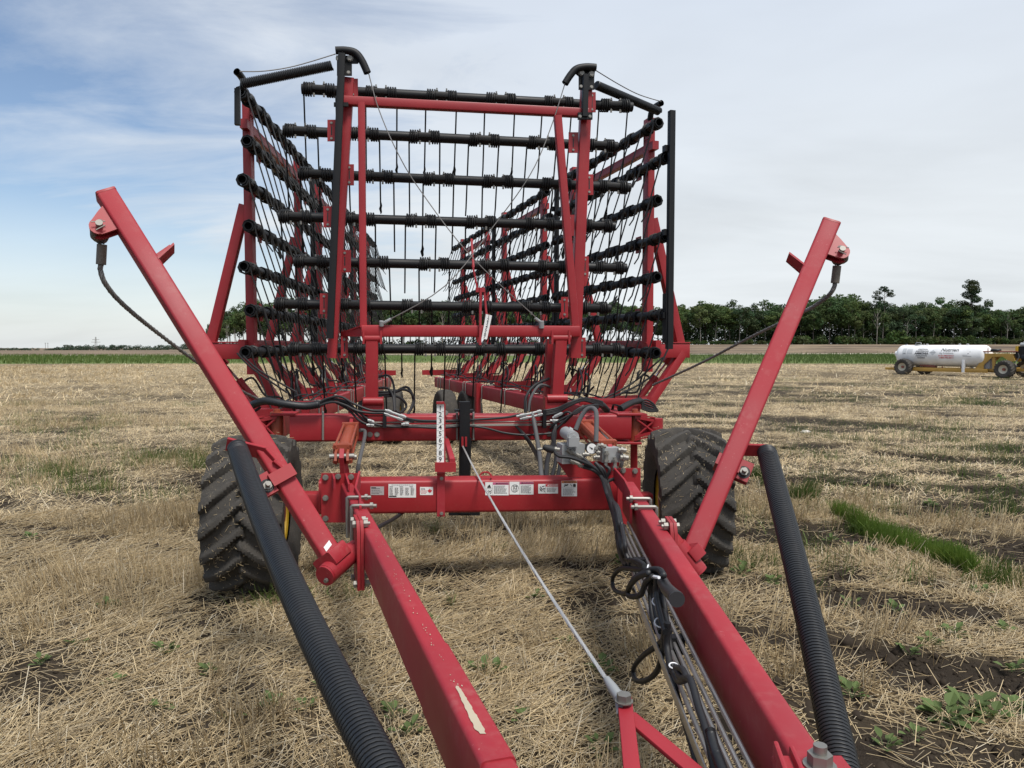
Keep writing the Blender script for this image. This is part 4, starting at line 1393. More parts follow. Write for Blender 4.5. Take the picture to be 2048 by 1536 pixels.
# --- folded wings: three sections each side, on a carrying boom
def wing(side):
    if side < 0:
        N0, ang_ = Vector((at(484, 440, 6.54).x, 6.54, 0)), R_(-3.9)
        zt, zb = at(476, 178, 6.54).z, at(492, 702, 6.54).z
        b0, b1 = Vector((-2.14, 6.35, .93)), Vector((-2.53, 14.9, .93))
    else:
        N0, ang_ = Vector((at(1332, 470, 7.26).x, 7.26, 0)), R_(-16.2)
        zt, zb = at(1324, 242, 7.41).z, at(1313, 704, 7.41).z
        b0, b1 = Vector((1.15, 6.75, .93)), Vector((-1.46, 14.85, .93))
    u = Vector((math.sin(ang_), math.cos(ang_), 0))
    n = Vector((u.y, -u.x, 0)) * side               # outward
    def W(s, o, z): return N0 + u * s + n * o + Z * z
    ZB = [lerp(zt, zb, k / 6) for k in range(7)]
    bd = (b1 - b0).normalized()
    MB().beam(b0, b1, .20, .205, up=Z, r=.018, seg=3).build('wing_boom', RED2 if side > 0 else RED, H)
    ub = MB(); bs = bd.cross(Z)
    for t_ in (.12, .2, .22, .33, .44, .46, .58, .7, .72, .84, .93, .955):
        c = lerp(b0, b1, t_)
        ub.tube([c + bs * .108 - Z * .13, c + bs * .106 + Z * .10, c + bs * .09 + Z * .112, c - bs * .09 + Z * .112, c - bs * .106 + Z * .10, c - bs * .108 - Z * .13], .009, 6, caps=True)
    ub.each('u_bolt', STEEL, H)
    for sec in range(3):
        s0 = sec * 3.42
        for k in range(7):
            off = (0 if (k % 2 == 0) == (side < 0) else .165) + (.02 if side < 0 else 0)
            z = ZB[k] - .01
            far = sec == 2
            ms = SPR1 if sec < 2 else SPR2
            tine_bar(W(s0 + off, 0, z), u, 3.06, -n, 6, .006, .553, ms)
        for sp_ in ((.55, 2.74) if side > 0 else (.55, 2.66)):
            s = s0 + sp_
            fr = MB()
            fr.beam(W(s, .085, 1.38), W(s, .085, 4.0), .075, .125, up=u, r=.006)
            fr.build('wing_post', RED, H)
            fr = MB()
            fr.beam(W(s, .13, 2.98), W(s, .47, 1.66), .09, .085, up=u, r=.006)
            fr.build('wing_brace', RED, H)
            fr = MB()
            fr.beam(W(s, .05, 1.60), W(s, .56, 1.60), .10, .15, up=Z, r=.005)
            fr.beam(W(s, .56, 1.685), W(s, .04, 1.685), .115, .012, up=Z, r=.002)
            fr.build('wing_bracket', RED, H)
            fr = MB()
            fr.beam(W(s, .50, 1.58), W(s, .10, 1.03), .085, .105, up=u, r=.006)
            fr.build('wing_arm', RED, H)
            fr = MB()
            # foot: pair of plates lying over the boom
            bx = b0 + bd * max(.05, ((W(s, 0, 0) - b0).dot(bd)))
            bx.z = 0
            for dz in (-.055, .055):
                fr.plate([W(s, .16, .98) + u * dz, W(s, .16, 1.10) + u * dz, W(s, .02, 1.13) + u * dz, bx + Z * 1.12 + u * dz - n * .06, bx + Z * 1.02 + u * dz - n * .06], u * .012)
            fr.cyl(W(s, .09, 1.04) - u * .09, W(s, .09, 1.04) + u * .09, .028, 10)
            fr.build('arm_foot', RED, H)
            if sp_ < 1:
                MB().beam(W(s + .85, .40, 1.60), W(s + .85, .06, 1.05), .085, .10, up=u, r=.006).build('wing_arm', RED, H)
            cp = []
            for k in range(7):
                c = W(s, .022, ZB[k] - .01)
                sg = 1 if k % 2 else -1
                cp.append((c, sg))
            cl = MB()
            for c, sg in cp:
                cl.box(c + u * (sg * .10), u * .055, n * .006, Z * .085)
            cl.each('clamp_plate', RED, H)
            if True:
                hc = link('fold_cylinder', None, H)
                a = W(s + .16, .42, 1.50); b_ = W(s + .16, .02, 1.02); d = (b_ - a).normalized()
                MB().cyl(a, lerp(a, b_, .42), .014, 8).build('rod', CHROME, hc)
                MB().cyl(lerp(a, b_, .40), b_, .036, 12).cyl(lerp(a, b_, .38), lerp(a, b_, .46), .042, 12).build('barrel', RED, hc)
                MB().box(a, u * .03, d * .05, d.cross(u) * .04).each('clevis', RED, hc)
                c0 = lerp(a, b_, .45)
                MB().tube([c0, c0 - n * .10 + Z * .05 + u * .05, c0 - n * .22 - Z * .12 + u * rnd.uniform(-.1, .2), b_ - n * .16 + Z * .12, b_ - n * .12 - Z * .02 + u * .2], .011, 6, smooth=5).build('hose', RUBBER, hc)
        rl = MB()
        rl.beam(W(s0 + .40, .085, 3.70), W(s0 + 2.62, .085, 3.70), .07, .085, up=Z, r=.005)
        rl.each('section_rail', RED, H)
        rl = MB()
        rl.beam(W(s0 + .40, .14, 1.66), W(s0 + 2.62, .14, 1.66), .06, .10, up=Z, r=.005)
        rl.each('section_rail', RED, H)
        # black lock post on the outside of each section
        if side > 0 or sec:
            lk = MB()
            sl = s0 - (.05 if sec == 0 else .2)
            lk.beam(W(sl, .02, 1.62), W(sl, .02, 3.90), .058, .060, up=u, r=.005)
            for z in (3.55, 2.75, 1.95):
                lk.box(W(sl + .04, .0, z), u * .03, n * .04, Z * .03)
            lk.box(W(sl + .03, .02, 1.92), u * .04, n * .04, Z * .24)
            lk.build('lock_post', BLACK, H)
    # ground wheels under the boom
    for t_, oo in ((.72, .0), (.72, .42)) if side > 0 else ((.72, .0), (.72, -.42)):
        c = lerp(b0, b1, t_) - bs * oo * 1.0
        c.z = .46
        w = link('boom_wheel', None, H)
        V, Fq, P = tyre_mesh(c - HL, bs, .46, .26, .2, 26, .012, 72, 10, .1)
        link('tyre', np_mesh('tyre', V, Fq, TYRE), w)
        rim_mb(c, bs, .2, .22, .03).build('rim', YELLOW, w)
    c = lerp(b0, b1, .72)
    lgm = MB()
    lgm.beam(c + bs * .13 + Z * .10, c + bs * .13 - Z * .42, .07, .11, up=bd)
    lgm.beam(c + bs * .10 - Z * .42, c - bs * .3 - Z * .42 if side > 0 else c + bs * .3 - Z * .42, .05, .05)
    lgm.build('wheel_leg', RED, H)
    sd2 = MB()
    c = lerp(b0, b1, .60)
    sd2.beam(c + bs * -.13 + Z * .14, c + bs * -.13 - Z * .34, .07, .12, up=bd)
    sd2.build('parking_stand', RED, H)
    # front carrier of the boom at the hinge
    fc = MB()
    c = lerp(b0, b1, .03)
    fc.beam(c - n * .46 + Z * .20, c + n * (.04 if side < 0 else .22) + Z * .20, .02, .055, up=Z, r=.003)
    fc.beam(c + n * .05 + Z * .16, c + n * .05 - Z * .10, .16, .12, up=bd)
    fc.box(c - n * .30 + Z * .12, n * .035, u * .01, Z * .08)
    fc.build('boom_carrier', RED, H)
    hs = MB()                                  # hydraulic lines along the boom
    for j in range(3):
        o = -n * (.06 - .03 * j)
        pts = [lerp(b0, b1, t_) + Z * (.125 + .02 * j + .05 * abs(math.sin(t_ * 19 + j))) + o for t_ in np.linspace(.03, .95, 30)]
        hs.tube(pts, .009, 5, smooth=2)
    for sec in range(5):
        c = lerp(b0, b1, .14 + .17 * sec)
        for j in range(2):
            q = c + bd * (.2 * j) + Z * .12
            hs.tube([q, q + Z * .20 + n * .05, q + Z * (.30 + .05 * j) + bd * .22 + n * .10, q + Z * .14 + bd * .4 + n * .16, q + Z * .05 + bd * .3 + n * .12, q + Z * .16 + bd * .1 + n * .14], .011, 6, smooth=5)
    hs.build('boom_hoses', RUBBER, H)
    stk = MB()
    for k in range(6):
        s = .55 + k * 1.62
        c = W(s, -.16 + .0, 1.10)
        stk.plate([c - Z * .02 - u * .03, c - u * .0 + Z * .025, c + u * .04 + Z * .0, c + u * .01 - Z * .04], n * .002)
    stk.each('sticker', WHITE, H)
    return W, u, n
WL, uL, nL = wing(-1)
WR, uR, nR = wing(1)
# first tines of the lowest wing bars rest slack and reach down to the boom
sl = MB()
for (x0, y0), (x1, y1) in (((474, 706), (575, 786)), ((486, 712), (592, 784))):
    p, q = pm(x0, y0, 6.62), pm(x1, y1, 6.62)
    sl.tube([p, lerp(p, q, .3) - Z * .03, q], .0085, 6, smooth=4)
for (x0, y0), (x1, y1), (x2, y2) in (((1340, 690), (1300, 755), (1212, 800)), ((1325, 715), (1262, 768), (1190, 805))):
    sl.tube([pm(x0, y0, 7.25), pm(x1, y1, 7.2), pm(x2, y2, 7.1)], .010, 6, smooth=5)
sl.each('slack_cable', RUBBER, H)
# coil spring links and top wires from the posts to the wings
def coil_link(p, q, r, name='spring_link'):
    o = MB().helix(p, q, r * .86, r * .17, r * .36, 16, 5).build(name, COIL, H)
    MB().cyl(p, q, r * .80, 12).build('inner_tube', BLACK, o)
    return o
coil_link(pm(664, 131, YP - .1), pm(484, 168, YP - .1), .040)
coil_link(pm(1192, 170, 6.6), pm(1318, 223, 7.0), .040)
wire([pm(671, 108, YP - .09), pm(590, 132, YP - .09), pm(530, 142, YP - .09), pm(480, 143, YP - .09)])
wire([pm(1192, 141, YP - .09), pm(1240, 170, 6.5), pm(1280, 190, 6.8), pm(1322, 203, 7.2)])
el = MB()
el.tube([pm(473, 143, 6.45), pm(480, 150, 6.5), pm(487, 162, 6.6), pm(486, 178, 6.65)], .030, 12, caps=False, smooth=4)
el.tube([pm(1323, 206, 7.25), pm(1311, 213, 7.35), pm(1303, 224, 7.4), pm(1300, 240, 7.45)], .030, 12, caps=False, smooth=4)
el.each('guide_elbow', BLACK, H)
bk = MB()
bk.beam(pm(475, 178, 6.55), pm(475, 250, 6.55), .05, .045, up=XA)
bk.build('lock_post', BLACK, H)

# --- folding cable arms on both sides of the drawbar
def side_arm(s):
    arm = link('cable_arm', None, H)
    if s < 0:
        base, top = at(667, 1120, 3.55), at(214, 392, 3.87)
        hub = (at(699, 1108, 3.64), at(652, 1150, 3.46))
        cb, ce = at(562, 955, 3.60), at(474, 893, 3.56)
        s_top, s_bot = at(475, 897, 3.56), at(775, 1536, 1.66)
    else:
        base, top = at(1386, 1100, 3.72), at(1659, 452, 4.45)
        hub = (at(1358, 1098, 3.62), at(1394, 1142, 3.60))
        cb, ce = at(1455, 932, 3.92), at(1532, 903, 3.90)
        s_top, s_bot = at(1534, 905, 3.88), at(1681, 1536, 2.12)
    d = (top - base).normalized()
    fn = -YA - d * (-YA).dot(d); fn.normalize()
    fn = (fn + (XA * (-s) * .55)); fn = (fn - d * fn.dot(d)).normalized()      # turned so that two faces show
    w = .098 if s < 0 else .104
    MB().beam(base, top, w, w, up=fn, r=.014, seg=3).build('arm_tube', RED2, arm)
    sx = d.cross(fn).normalized()
    out = sx if sx.x * s > 0 else -sx
    MB().beam(top - d * .001, top + d * .012, w * 1.02, w * 1.02, up=fn, r=.012).build('end_cap', RED, arm)
    # fork plates that carry the cable pin
    c = top - d * .135
    pin = c + out * .115 - d * .03
    fk = MB()
    for k in (-1, 1):
        o = fn * (k * .018)
        P = [c + out * .03 + d * .085, c + out * .085 + d * .05]
        for j in range(9):
            a = R_(70 - j * 21)
            P.append(pin + out * (.048 * math.cos(a)) + d * (.048 * math.sin(a)))
        P += [c + out * .03 - d * .075]
        fk.plate([p + o for p in P], fn * (k * .011))
    fk.each('cable_fork', RED, arm)
    pn = MB().cyl(pin - fn * .05, pin + fn * .060, .017, 12)
    pn.tube([pin + fn * .053 - out * .03, pin + fn * .053 + out * .03 + d * .02], .003, 5)
    pn.tube([pin + fn * .053 - out * .02 - d * .02, pin + fn * .053 + out * .03 - d * .03], .003, 5)
    pn.build('cable_pin', STEEL, arm)
    # stop tab on the inside
    inn = -out
    c2 = top - d * (.40 if s < 0 else .30)
    tb = MB()
    e0, e1 = c2 + inn * .04, c2 + inn * .15
    tb.plate([e0 - fn * .05 + d * .02, e1 - fn * .045 + d * .05, e1 - fn * .045 - d * .0, e0 - fn * .05 - d * .05], fn * .012)
    tb.plate([e0 - fn * .05 - d * .05, e1 - fn * .045 - d * .0, e1 + fn * .045 - d * .0, e0 + fn * .05 - d * .05], d * .012)
    tb.build('stop_tab', RED2, arm)
    # pivot sleeve at the foot
    hd = (hub[1] - hub[0]).normalized()
    pv = MB().cyl(hub[0] - hd * .02, hub[1], .052, 18)
    pv.cyl(hub[1], hub[1] + hd * .012, .05, 18)
    pv.build('pivot_sleeve', RED2, arm)
    sh = MB()
    k = hd.cross(d).normalized()
    sh.beam(hub[0] + hd * .045 + d * .045, hub[1] - hd * .03 + d * .045, .13, .075, up=d, r=.012)
    sh.build('pivot_block', RED2, arm)
    MB().cyl(hub[0] - hd * .06, hub[0], .045, 16).build('pivot_shaft', RED, arm)
    MB().bolt(hub[1] + hd * .014 - d * .02, hd, .010, .012).build('pivot_bolt', STEEL, arm)
    if s < 0:
        q = base + fn * (w / 2 + .001) + d * .02
        MB().plate([q - sx * .02 + d * .03, q + sx * .02 + d * .045, q + sx * .02 + d * .07, q - sx * .02 + d * .055], fn * .0012).each('label', WHITE, arm)
    # collar with outrigger bracket
    cl = MB()
    for k in (1, -1):
        cl.box(cb + fn * (k * (w / 2 + .006)), sx * (w / 2 + .012), fn * .006, d * .032)
        cl.box(cb + sx * (k * (w / 2 + .006)), sx * .006, fn * (w / 2 + .0), d * .032)
    ear = cb + out * (w / 2 + .035)
    cl.box(ear - fn * .01, out * .035, fn * .007, d * .055)
    cl.box(ear + fn * .03, out * .035, fn * .007, d * .055)
    cl.build('arm_collar', RED, arm)
    e2 = ear + fn * .036 - d * .01
    bl = MB().bolt(e2, fn, .022, .018, .035)
    bl.build('collar_bolt', STEEL, arm)
    MB().tube([e2 - fn * .001, e2 + fn * .003], .034, 16).build('washer', RUBBER, arm)
    br = MB()
    if s < 0:
        path = [at(575, 950, 3.62), at(545, 925, 3.60), at(528, 906, 3.60), at(455, 888, 3.57)]
    else:
        path = [at(1462, 935, 3.93), at(1468, 906, 3.93), at(1476, 899, 3.93), at(1535, 901, 3.90)]
    for i in range(3):
        br.beam(path[i], path[i + 1], .014, .075 if i else .09, up=fn if i == 0 else (Z * .8 + fn * .6), r=.003, seg=1, ext=.004)
    br.build('outrigger', RED2, arm)
    if s > 0:
        q = lerp(path[0], path[1], .55) + fn * .012
        MB().plate([q - sx * .010 - Z * .03, q + sx * .010 - Z * .026, q + sx * .010 + Z * .03, q - sx * .010 + Z * .026], fn * .0012).each('label', WHITE, arm)
    # big coil spring running forward to the hitch
    sd_ = (s_bot - s_top).normalized()
    far = s_bot + sd_ * .30
    r0 = .0415 if s < 0 else .0445
    sag = []
    L_ = (far - s_top).length; m = int(L_ / .0150 * 16)
    u0 = sd_.cross(Z).normalized(); v0 = u0.cross(sd_)
    pts = []
    for i in range(m + 1):
        t_ = i / m; c = lerp(s_top, far, t_) + Z * (-.035 * 4 * t_ * (1 - t_)) + u0 * ((.02 if s < 0 else -.02) * math.sin(t_ * 3.1))
        a = 2 * math.pi * i / 16
        pts.append(c + (u0 * math.cos(a) + v0 * math.sin(a)) * r0)
    sp_ = MB().tube(pts, .0074, 6).build('coil_spring', COIL, arm, 60)
    pts = [lerp(s_top, far, t_) + Z * (-.035 * 4 * t_ * (1 - t_)) + u0 * ((.02 if s < 0 else -.02) * math.sin(t_ * 3.1)) for t_ in np.linspace(0, 1, 24)]
    MB().tube(pts, r0 - .006, 14).build('inner_sleeve', BLACK, sp_)
    ey = MB(); q = s_top - sd_ * .02
    ey.tube([q + sd_ * .05, q, q - sd_ * .03 + u0 * .02, q - sd_ * .05, q - sd_ * .03 - u0 * .02, q], .008, 7, smooth=4)
    ey.build('spring_eye', COIL, arm)
    # wire rope with thimble and ferrule
    p1 = pin - Z * .11 + out * (.03 if s < 0 else -.005)
    if s < 0:
        f0, f1 = at(204, 489, 3.86), at(202, 529, 3.86)
        path = [f1, at(201, 540, 3.86), at(210, 566, 3.87), at(240, 603, 3.95), at(300, 654, 4.15), at(395, 725, 4.6), at(470, 775, 5.3), at(520, 800, 6.1)]
    else:
        f0, f1 = at(1674, 532, 4.43), at(1670, 566, 4.43)
        path = [f1, at(1668, 575, 4.43), at(1658, 590, 4.45), at(1630, 611, 4.6), at(1600, 627, 4.85), at(1500, 675, 5.6), at(1400, 727, 6.4), at(1306, 770, 7.1)]
    th = MB()
    for k in (-1, 1):
        th.tube([f0 + Z * .01, f0 + Z * .03 + out * (k * .018), lerp(f0, pin, .6) + out * (k * .032) + fn * .01, pin + out * (k * .030) + Z * .01], [.013, .017, .018, .018], 8, smooth=4)
    th.tube([pin + out * .030 + Z * .01, pin + Z * .035, pin - out * .030 + Z * .01], .018, 8, smooth=5)
    th.build('thimble', WIRE, arm)
    MB().cyl(f0, f1, .0245, 14).build('ferrule', FERR, arm)
    pts = spline([Vector(p) for p in path], 14)
    wr = MB(); rr_ = .0125
    wr.tube(pts, rr_ * .78, 8)
    for st_ in range(6):                      # laid strands
        sp2 = []
        acc = 0
        for i, p in enumerate(pts):
            if i: acc += (p - pts[i - 1]).length
            t_ = (pts[min(i + 1, len(pts) - 1)] - pts[max(i - 1, 0)]).normalized()
            a_ = t_.cross(Vector((.1, .3, .9))).normalized(); b_ = t_.cross(a_)
            an = acc / .11 * 2 * math.pi + st_ * math.pi / 3
            sp2.append(p + (a_ * math.cos(an) + b_ * math.sin(an)) * rr_ * .68)
        wr.tube(sp2, rr_ * .42, 4)
    wr.build('wire_rope', WIRE, arm)
side_arm(-1)
side_arm(1)

# --- depth gauge on the front beam
dg = link('depth_gauge', None, H)
YG = YF - .06
MB().prect(873.5, 808, 888, 926, YG, .006).build('scale_strip', WHITE, dg)
nu = MB(); tk = MB()
for i in range(9):
    y = 816.5 + 12.85 * i
    c = pm(880.5, y, YG - .0015)
    v_, f_ = text_geo(str(i + 1), .046, c, XA, ZA, .0004)
    nu.add(v_, f_)
    tk.prect(874, y + 6.0, 878, y + 6.5, YG - .0012, .001); tk.prect(884, y + 6.0, 888, y + 6.5, YG - .0012, .001)
nu.build('scale_numbers', INK, dg, 0)
tk.each('scale_ticks', GREYINK, dg, 0)
gb = MB()
gb.prect(873, 804, 889, 808, YG - .015, .05)
gb.prect(870, 925, 912, 944, YG - .012, .012)
gb.prect(888, 808, 891, 926, YG, .02)
gb.build('scale_holder', RED, dg)
gb = MB().prect(874, 950, 890, 1033, YF - .014, .012)
gb.beam(pm(882, 945, YG + .03), pm(882, 953, YF + .0), .012, .055, up=XA)
gb.each('beam_clamp', RED2, dg)
b = MB(); bolts(b, [(883, 957), (883, 1027)], YF - .015, .010, .008); b.each('clamp_bolt', STEEL, dg)
MB().beam(pm(893, 884, 6.0), pm(905, 926, 5.1), .04, .06).build('gauge_link', RED2, dg)
# second scale on the tilted pointer behind
pg = link('tilted_gauge', None, H)
YT2 = YL - .08
MB().pplate([(972, 628), (984, 631), (974, 679), (963, 677)], YT2, .006).build('scale_strip', WHITE, pg)
nu = MB()
for i in range(7):
    c = pm(lerp(977.5, 969, i / 6), lerp(633, 674, i / 6), YT2 - .0015)
    v_, f_ = text_geo(str(i + 1), .036, c, (XA + ZA * -.12).normalized(), (ZA + XA * .2).normalized(), .0003); nu.add(v_, f_)
nu.build('scale_numbers', INK, pg, 0)
pt = MB()
pt.beam(pm(943, 478, YL + .1), pm(947, 535, YL), .014, .02, up=XA)
pt.beam(pm(945, 530, YL), pm(955, 578, YL), .012, .016, up=XA)
pt.beam(pm(961, 576, YL - .07), pm(960, 690, YL - .07), .03, .022, up=XA)
pt.beam(pm(968, 578, YL - .05), pm(973, 630, YL - .06), .014, .018, up=XA)
pt.prect(952, 575, 970, 584, YL - .07, .04)
pt.build('pointer', RED2, pg)

# --- parking jack, centre cable and hitch bracket
jk = link('jack', None, H)
MB().beam(pm(929, 803, YB - .18), pm(928, 1026, YB - .18), .085, .085, up=XA, r=.006).build('jack_tube', BLACK, jk)
j = MB().prect(910, 820, 948, 824, YB - .2, .1); j.prect(898, 1024, 960, 1031, YB - .2, .12); j.each('jack_plate', BLACK, jk)
j = MB().prect(923, 874, 927, 893, YB - .24, .02); j.prect(930, 874, 934, 893, YB - .24, .02); j.each('jack_lug', RED, jk)
MB().tube([pm(941, 876, YB - .2), pm(940, 930, YB - .2), pm(939, 960, YB - .2)], .008, 6).build('jack_hose', RUBBER, jk)
cc = link('centre_cable', None, H)
c0, c1 = pm(926, 893, YB - .24), gz(1226, 1377, .66)
pts = [lerp(c0, c1, t_) - Z * (.05 * 4 * t_ * (1 - t_)) for t_ in np.linspace(0, 1, 60)]
cm = MB().tube(pts, .0055, 7)
for st_ in range(5):
    sp2 = []
    dd = (c1 - c0).normalized(); a_ = dd.cross(Z).normalized(); b_ = dd.cross(a_)
    for i in range(240):
        t_ = i / 239; p = lerp(c0, c1, t_) - Z * (.05 * 4 * t_ * (1 - t_)); an = t_ * 2 * math.pi * 55 + st_ * 2 * math.pi / 5
        sp2.append(p + (a_ * math.cos(an) + b_ * math.sin(an)) * .0048)
    cm.tube(sp2, .0028, 4)
cm.build('cable', WIREP, cc)
c2 = gz(1243, 1402, .645)
MB().tube([c1 - (c2 - c1).normalized() * .04, c1, c2 - (c2 - c1) * .1], [.011, .016, .017], 10).build('cable_clevis', ALU, cc)
MB().cyl(gz(1237, 1385, .655), gz(1243, 1430, .62), .014, 8).build('clevis_tail', ALU, cc)
hb = MB().bolt(gz(1248, 1403, .65), Z, .021, .022); hb.build('clevis_bolt', STEEL, cc)
vb = MB()
vb.beam(gz(1249, 1398, .635), gz(1274, 1640, .60), .042, .016, up=Z, r=.003)
vb.beam(gz(1258, 1432, .618), gz(1480, 1620, .59), .046, .014, up=Z, r=.003)
vb.each('hitch_strut', RED2, H)
MB().tube([pm(960, 957, YF), pm(960, 951, YF + .02), pm(966, 945, YF + .02), pm(976, 945, YF + .02), pm(982, 951, YF + .02), pm(982, 957, YF)], .006, 6, smooth=3).build('cable_guide', RED, H)
# hitch plate with its big bolt at the near end of the right tube
hp = link('hitch_bracket', None, H)
q = gz(1640, 1512, .79)
h_ = MB()
h_.box(q + Vector((-.012, -.22, -.028)), Vector((.075, 0, 0)), Vector((0, .26, 0)), Z * .006)
h_.beam(q + Vector((-.075, .05, -.03)), q + Vector((-.13, -.28, -.03)), .012, .07, up=Z)
h_.beam(q + Vector((-.04, .05, -.03)), q + Vector((-.085, -.28, -.03)), .012, .05, up=Z)
h_.build('plate', RED2, hp)
h_ = MB().tube([q - Z * .022, q - Z * .018], .034, 18)
h_.tube([q - Z * .018, q + Z * .006], .0255, 6); h_.tube([q + Z * .006, q + Z * .024], .014, 14); h_.build('bolt', STEEL, hp)

# --- hydraulics
hy = link('valve_block', None, H)
YV = YF + .0
def vbox(x0, y0, x1, y1, ym, th, name, mat=ALU):
    c = pm((x0 + x1) / 2, (y0 + y1) / 2, ym + th / 2)
    w = (pm(x1, y0, ym) - pm(x0, y0, ym)).length / 2; h = (pm(x0, y0, ym) - pm(x0, y1, ym)).length / 2
    ax_ = (XA + YA * .10).normalized(); ay_ = ZA.cross(ax_)
    mb = MB(); mb.beam(c - ay_ * th / 2, c + ay_ * th / 2, w * 2, h * 2, up=ZA, r=.003, seg=1)
    return mb.build(name, mat, hy)
vbox(1118, 886, 1165, 925, YV - .16, .12, 'manifold')
vbox(1199, 894, 1236, 923, YV - .16, .10, 'manifold')
mo = MB(); a, b_ = pm(1146, 874, YV - .20), pm(1131, 865, YV + .02)
mo.cyl(a, b_, .042, 18); mo.cyl(lerp(a, b_, -.08), a, .036, 18); mo.beam(a - Z * .06, a - Z * .0, .075, .075, up=YA)
mo.cyl(lerp(a, b_, -.16), lerp(a, b_, -.07), .018, 6)
mo.cyl(pm(1137, 858, YV - .08), pm(1143, 862, YV - .08), .02, 8)
mo.build('pump_motor', ALU, hy)
gc = pm(1183.5, 897, YV - .18)
MB().cyl(gc, gc + YA * .035, .039, 22).build('gauge_case', BLACK, hy)
MB().cyl(gc - YA * .002, gc + YA * .001, .034, 22).build('gauge_dial', WHITE, hy)
MB().beam(gc - YA * .0035 - XA * .016 + ZA * .012, gc - YA * .0035 + XA * .006 - ZA * .006, .002, .004).cyl(gc - YA * .004, gc - YA * .002, .006, 10).build('gauge_needle', INK, hy)
ft = MB()
def fit(pts, r=.013, ym=YV - .18):
    P = [pm(x, y, ym) for x, y in pts]
    ft.tube(P, r, 8)
    for p, q_ in zip(P[:-1], P[1:]):
        ft.tube([lerp(p, q_, .3), lerp(p, q_, .6)], r * 1.45, 6)
fit([(1133, 899), (1153, 909), (1168, 917)]); fit([(1140, 921), (1155, 927), (1167, 934)]); fit([(1105, 899), (1119, 899)])
fit([(1075, 899), (1088, 898)], .008); fit([(1213, 902), (1213, 915), (1211, 930)]); fit([(1229, 914), (1230, 928), (1229, 942)])
fit([(1236, 900), (1252, 901)], .015); fit([(1240, 915), (1256, 916)], .018); fit([(1190, 902), (1196, 890), (1212, 893)]); fit([(1165, 909), (1178, 909)]); fit([(1187, 915), (1199, 914)])
fit([(1192, 905), (1200, 905)], .012)
ft.each('fitting', STEEL, hy)
MB().tube([pm(1087, 893, YV - .2), pm(1096, 897, YV - .2), pm(1107, 900, YV - .2)], [.016, .026, .024], 10).build('plug', RUBBER, hy)
MB().pplate([(1113, 921), (1168, 923), (1166, 955), (1137, 955)], YV + .02, .012).pplate([(1166, 923), (1240, 923), (1232, 955), (1166, 955)], YV + .04, .012).each('valve_bracket', RED, hy)
cm_ = MB()
c = pm(1147, 900, YV - .163)
cm_.tube([c + XA * (.012 * math.cos(k * .52)) + ZA * (.012 * math.sin(k * .52)) for k in range(12)], .0016, 4, closed=True); cm_.cyl(c, c - YA * .002, .005, 8)
cm_.build('port_mark', INK, hy)

hoses = link('hoses', None, H)
def hose(pts, r, mat=RUBBER, name='hose', n=8, sm=7):
    MB().tube([pm(*p) for p in pts], r, n, smooth=sm).build(name, mat, hoses)
A_ = YB - .16
# harness coming in from the left wing, wrapped, then fanning out along the main beam
hose([(500, 812, 6.2), (530, 802, 6.1), (570, 808, 6.05), (610, 812, 6.05), (640, 808, 6.05)], .028, name='wrapped_hose', n=12)
rb = MB()
P = spline([pm(*p) for p in ((500, 812, 6.2), (530, 802, 6.1), (570, 808, 6.05), (610, 812, 6.05), (640, 808, 6.05))], 12)
rb.tube(P, [.030 + .003 * (i % 2) for i in range(len(P))], 12); rb.build('wrap', COIL, hoses)
hose([(636, 806, 6.05), (655, 797, 6.05), (680, 793, 6.04), (705, 806, 6.03), (740, 820, 6.03), (775, 822, 6.03), (800, 832, A_ + .03), (830, 840, A_), (870, 842, A_), (940, 840, A_), (1010, 835, A_), (1040, 829, A_)], .010)
hose([(636, 812, 6.05), (665, 804, 6.05), (690, 810, 6.04), (715, 822, 6.03), (745, 826, 6.03), (772, 827, 6.03), (800, 838, A_ + .03), (828, 843, A_)], .010)
hose([(636, 808, 6.05), (660, 798, 6.06), (690, 803, 6.05), (715, 822, 6.04), (735, 838, 6.04), (745, 844, 6.03)], .010)
hose([(636, 810, 6.06), (662, 802, 6.06), (695, 818, 6.06), (715, 838, 6.05), (732, 848, 6.04), (745, 851, 6.03)], .010)
hose([(636, 807, 6.07), (672, 799, 6.07), (700, 815, 6.06), (720, 834, 6.05), (740, 845, 6.05), (775, 853, A_), (830, 854, A_), (880, 856, A_), (930, 852, A_), (970, 856, A_), (1010, 866, A_), (1050, 870, A_), (1085, 868, A_), (1108, 866, A_)], .009)
hose([(500, 818, 6.2), (470, 832, 6.2), (505, 824, 6.2), (520, 815, 6.15)], .011)
# rigid lines
ln = MB()
for y0, y1 in ((845, 843), (851, 848), (853.5, 850)):
    MB().tube([pm(747, y0, A_ + .01), pm(1112, y1, A_ + .01)], .0060, 6).build('steel_line', STEEL, hoses)
fz = MB()
for pts in (((770, 820), (790, 827), (812, 835)), ((768, 827), (785, 833), (806, 840)), ((735, 840), (748, 845)), ((733, 850), (748, 851)), ((803, 849), (818, 848)), ((1033, 833), (1065, 826), (1083, 822)), ((1040, 838), (1066, 833), (1085, 828)), ((1064, 824), (1067, 836), (1070, 846)), ((1104, 840), (1112, 846), (1110, 860)), ((1105, 836), (1125, 826)), ((1100, 841), (1130, 843))):
    P = [pm(x, y, A_ - .02) for x, y in pts]
    fz.tube(P, .010, 8); fz.tube([lerp(P[0], P[1], .2), lerp(P[0], P[1], .6)], .015, 6); fz.tube([lerp(P[-2], P[-1], .5), lerp(P[-2], P[-1], .9)], .015, 6)
fz.each('fitting', ALU, hoses)
cl = MB()
for x in (769, 1089):
    cl.prect(x - 3, 820 if x > 800 else 828, x + 4, 856, A_ - .03, .05)
cl.each('line_clamp', BLACK, hoses)
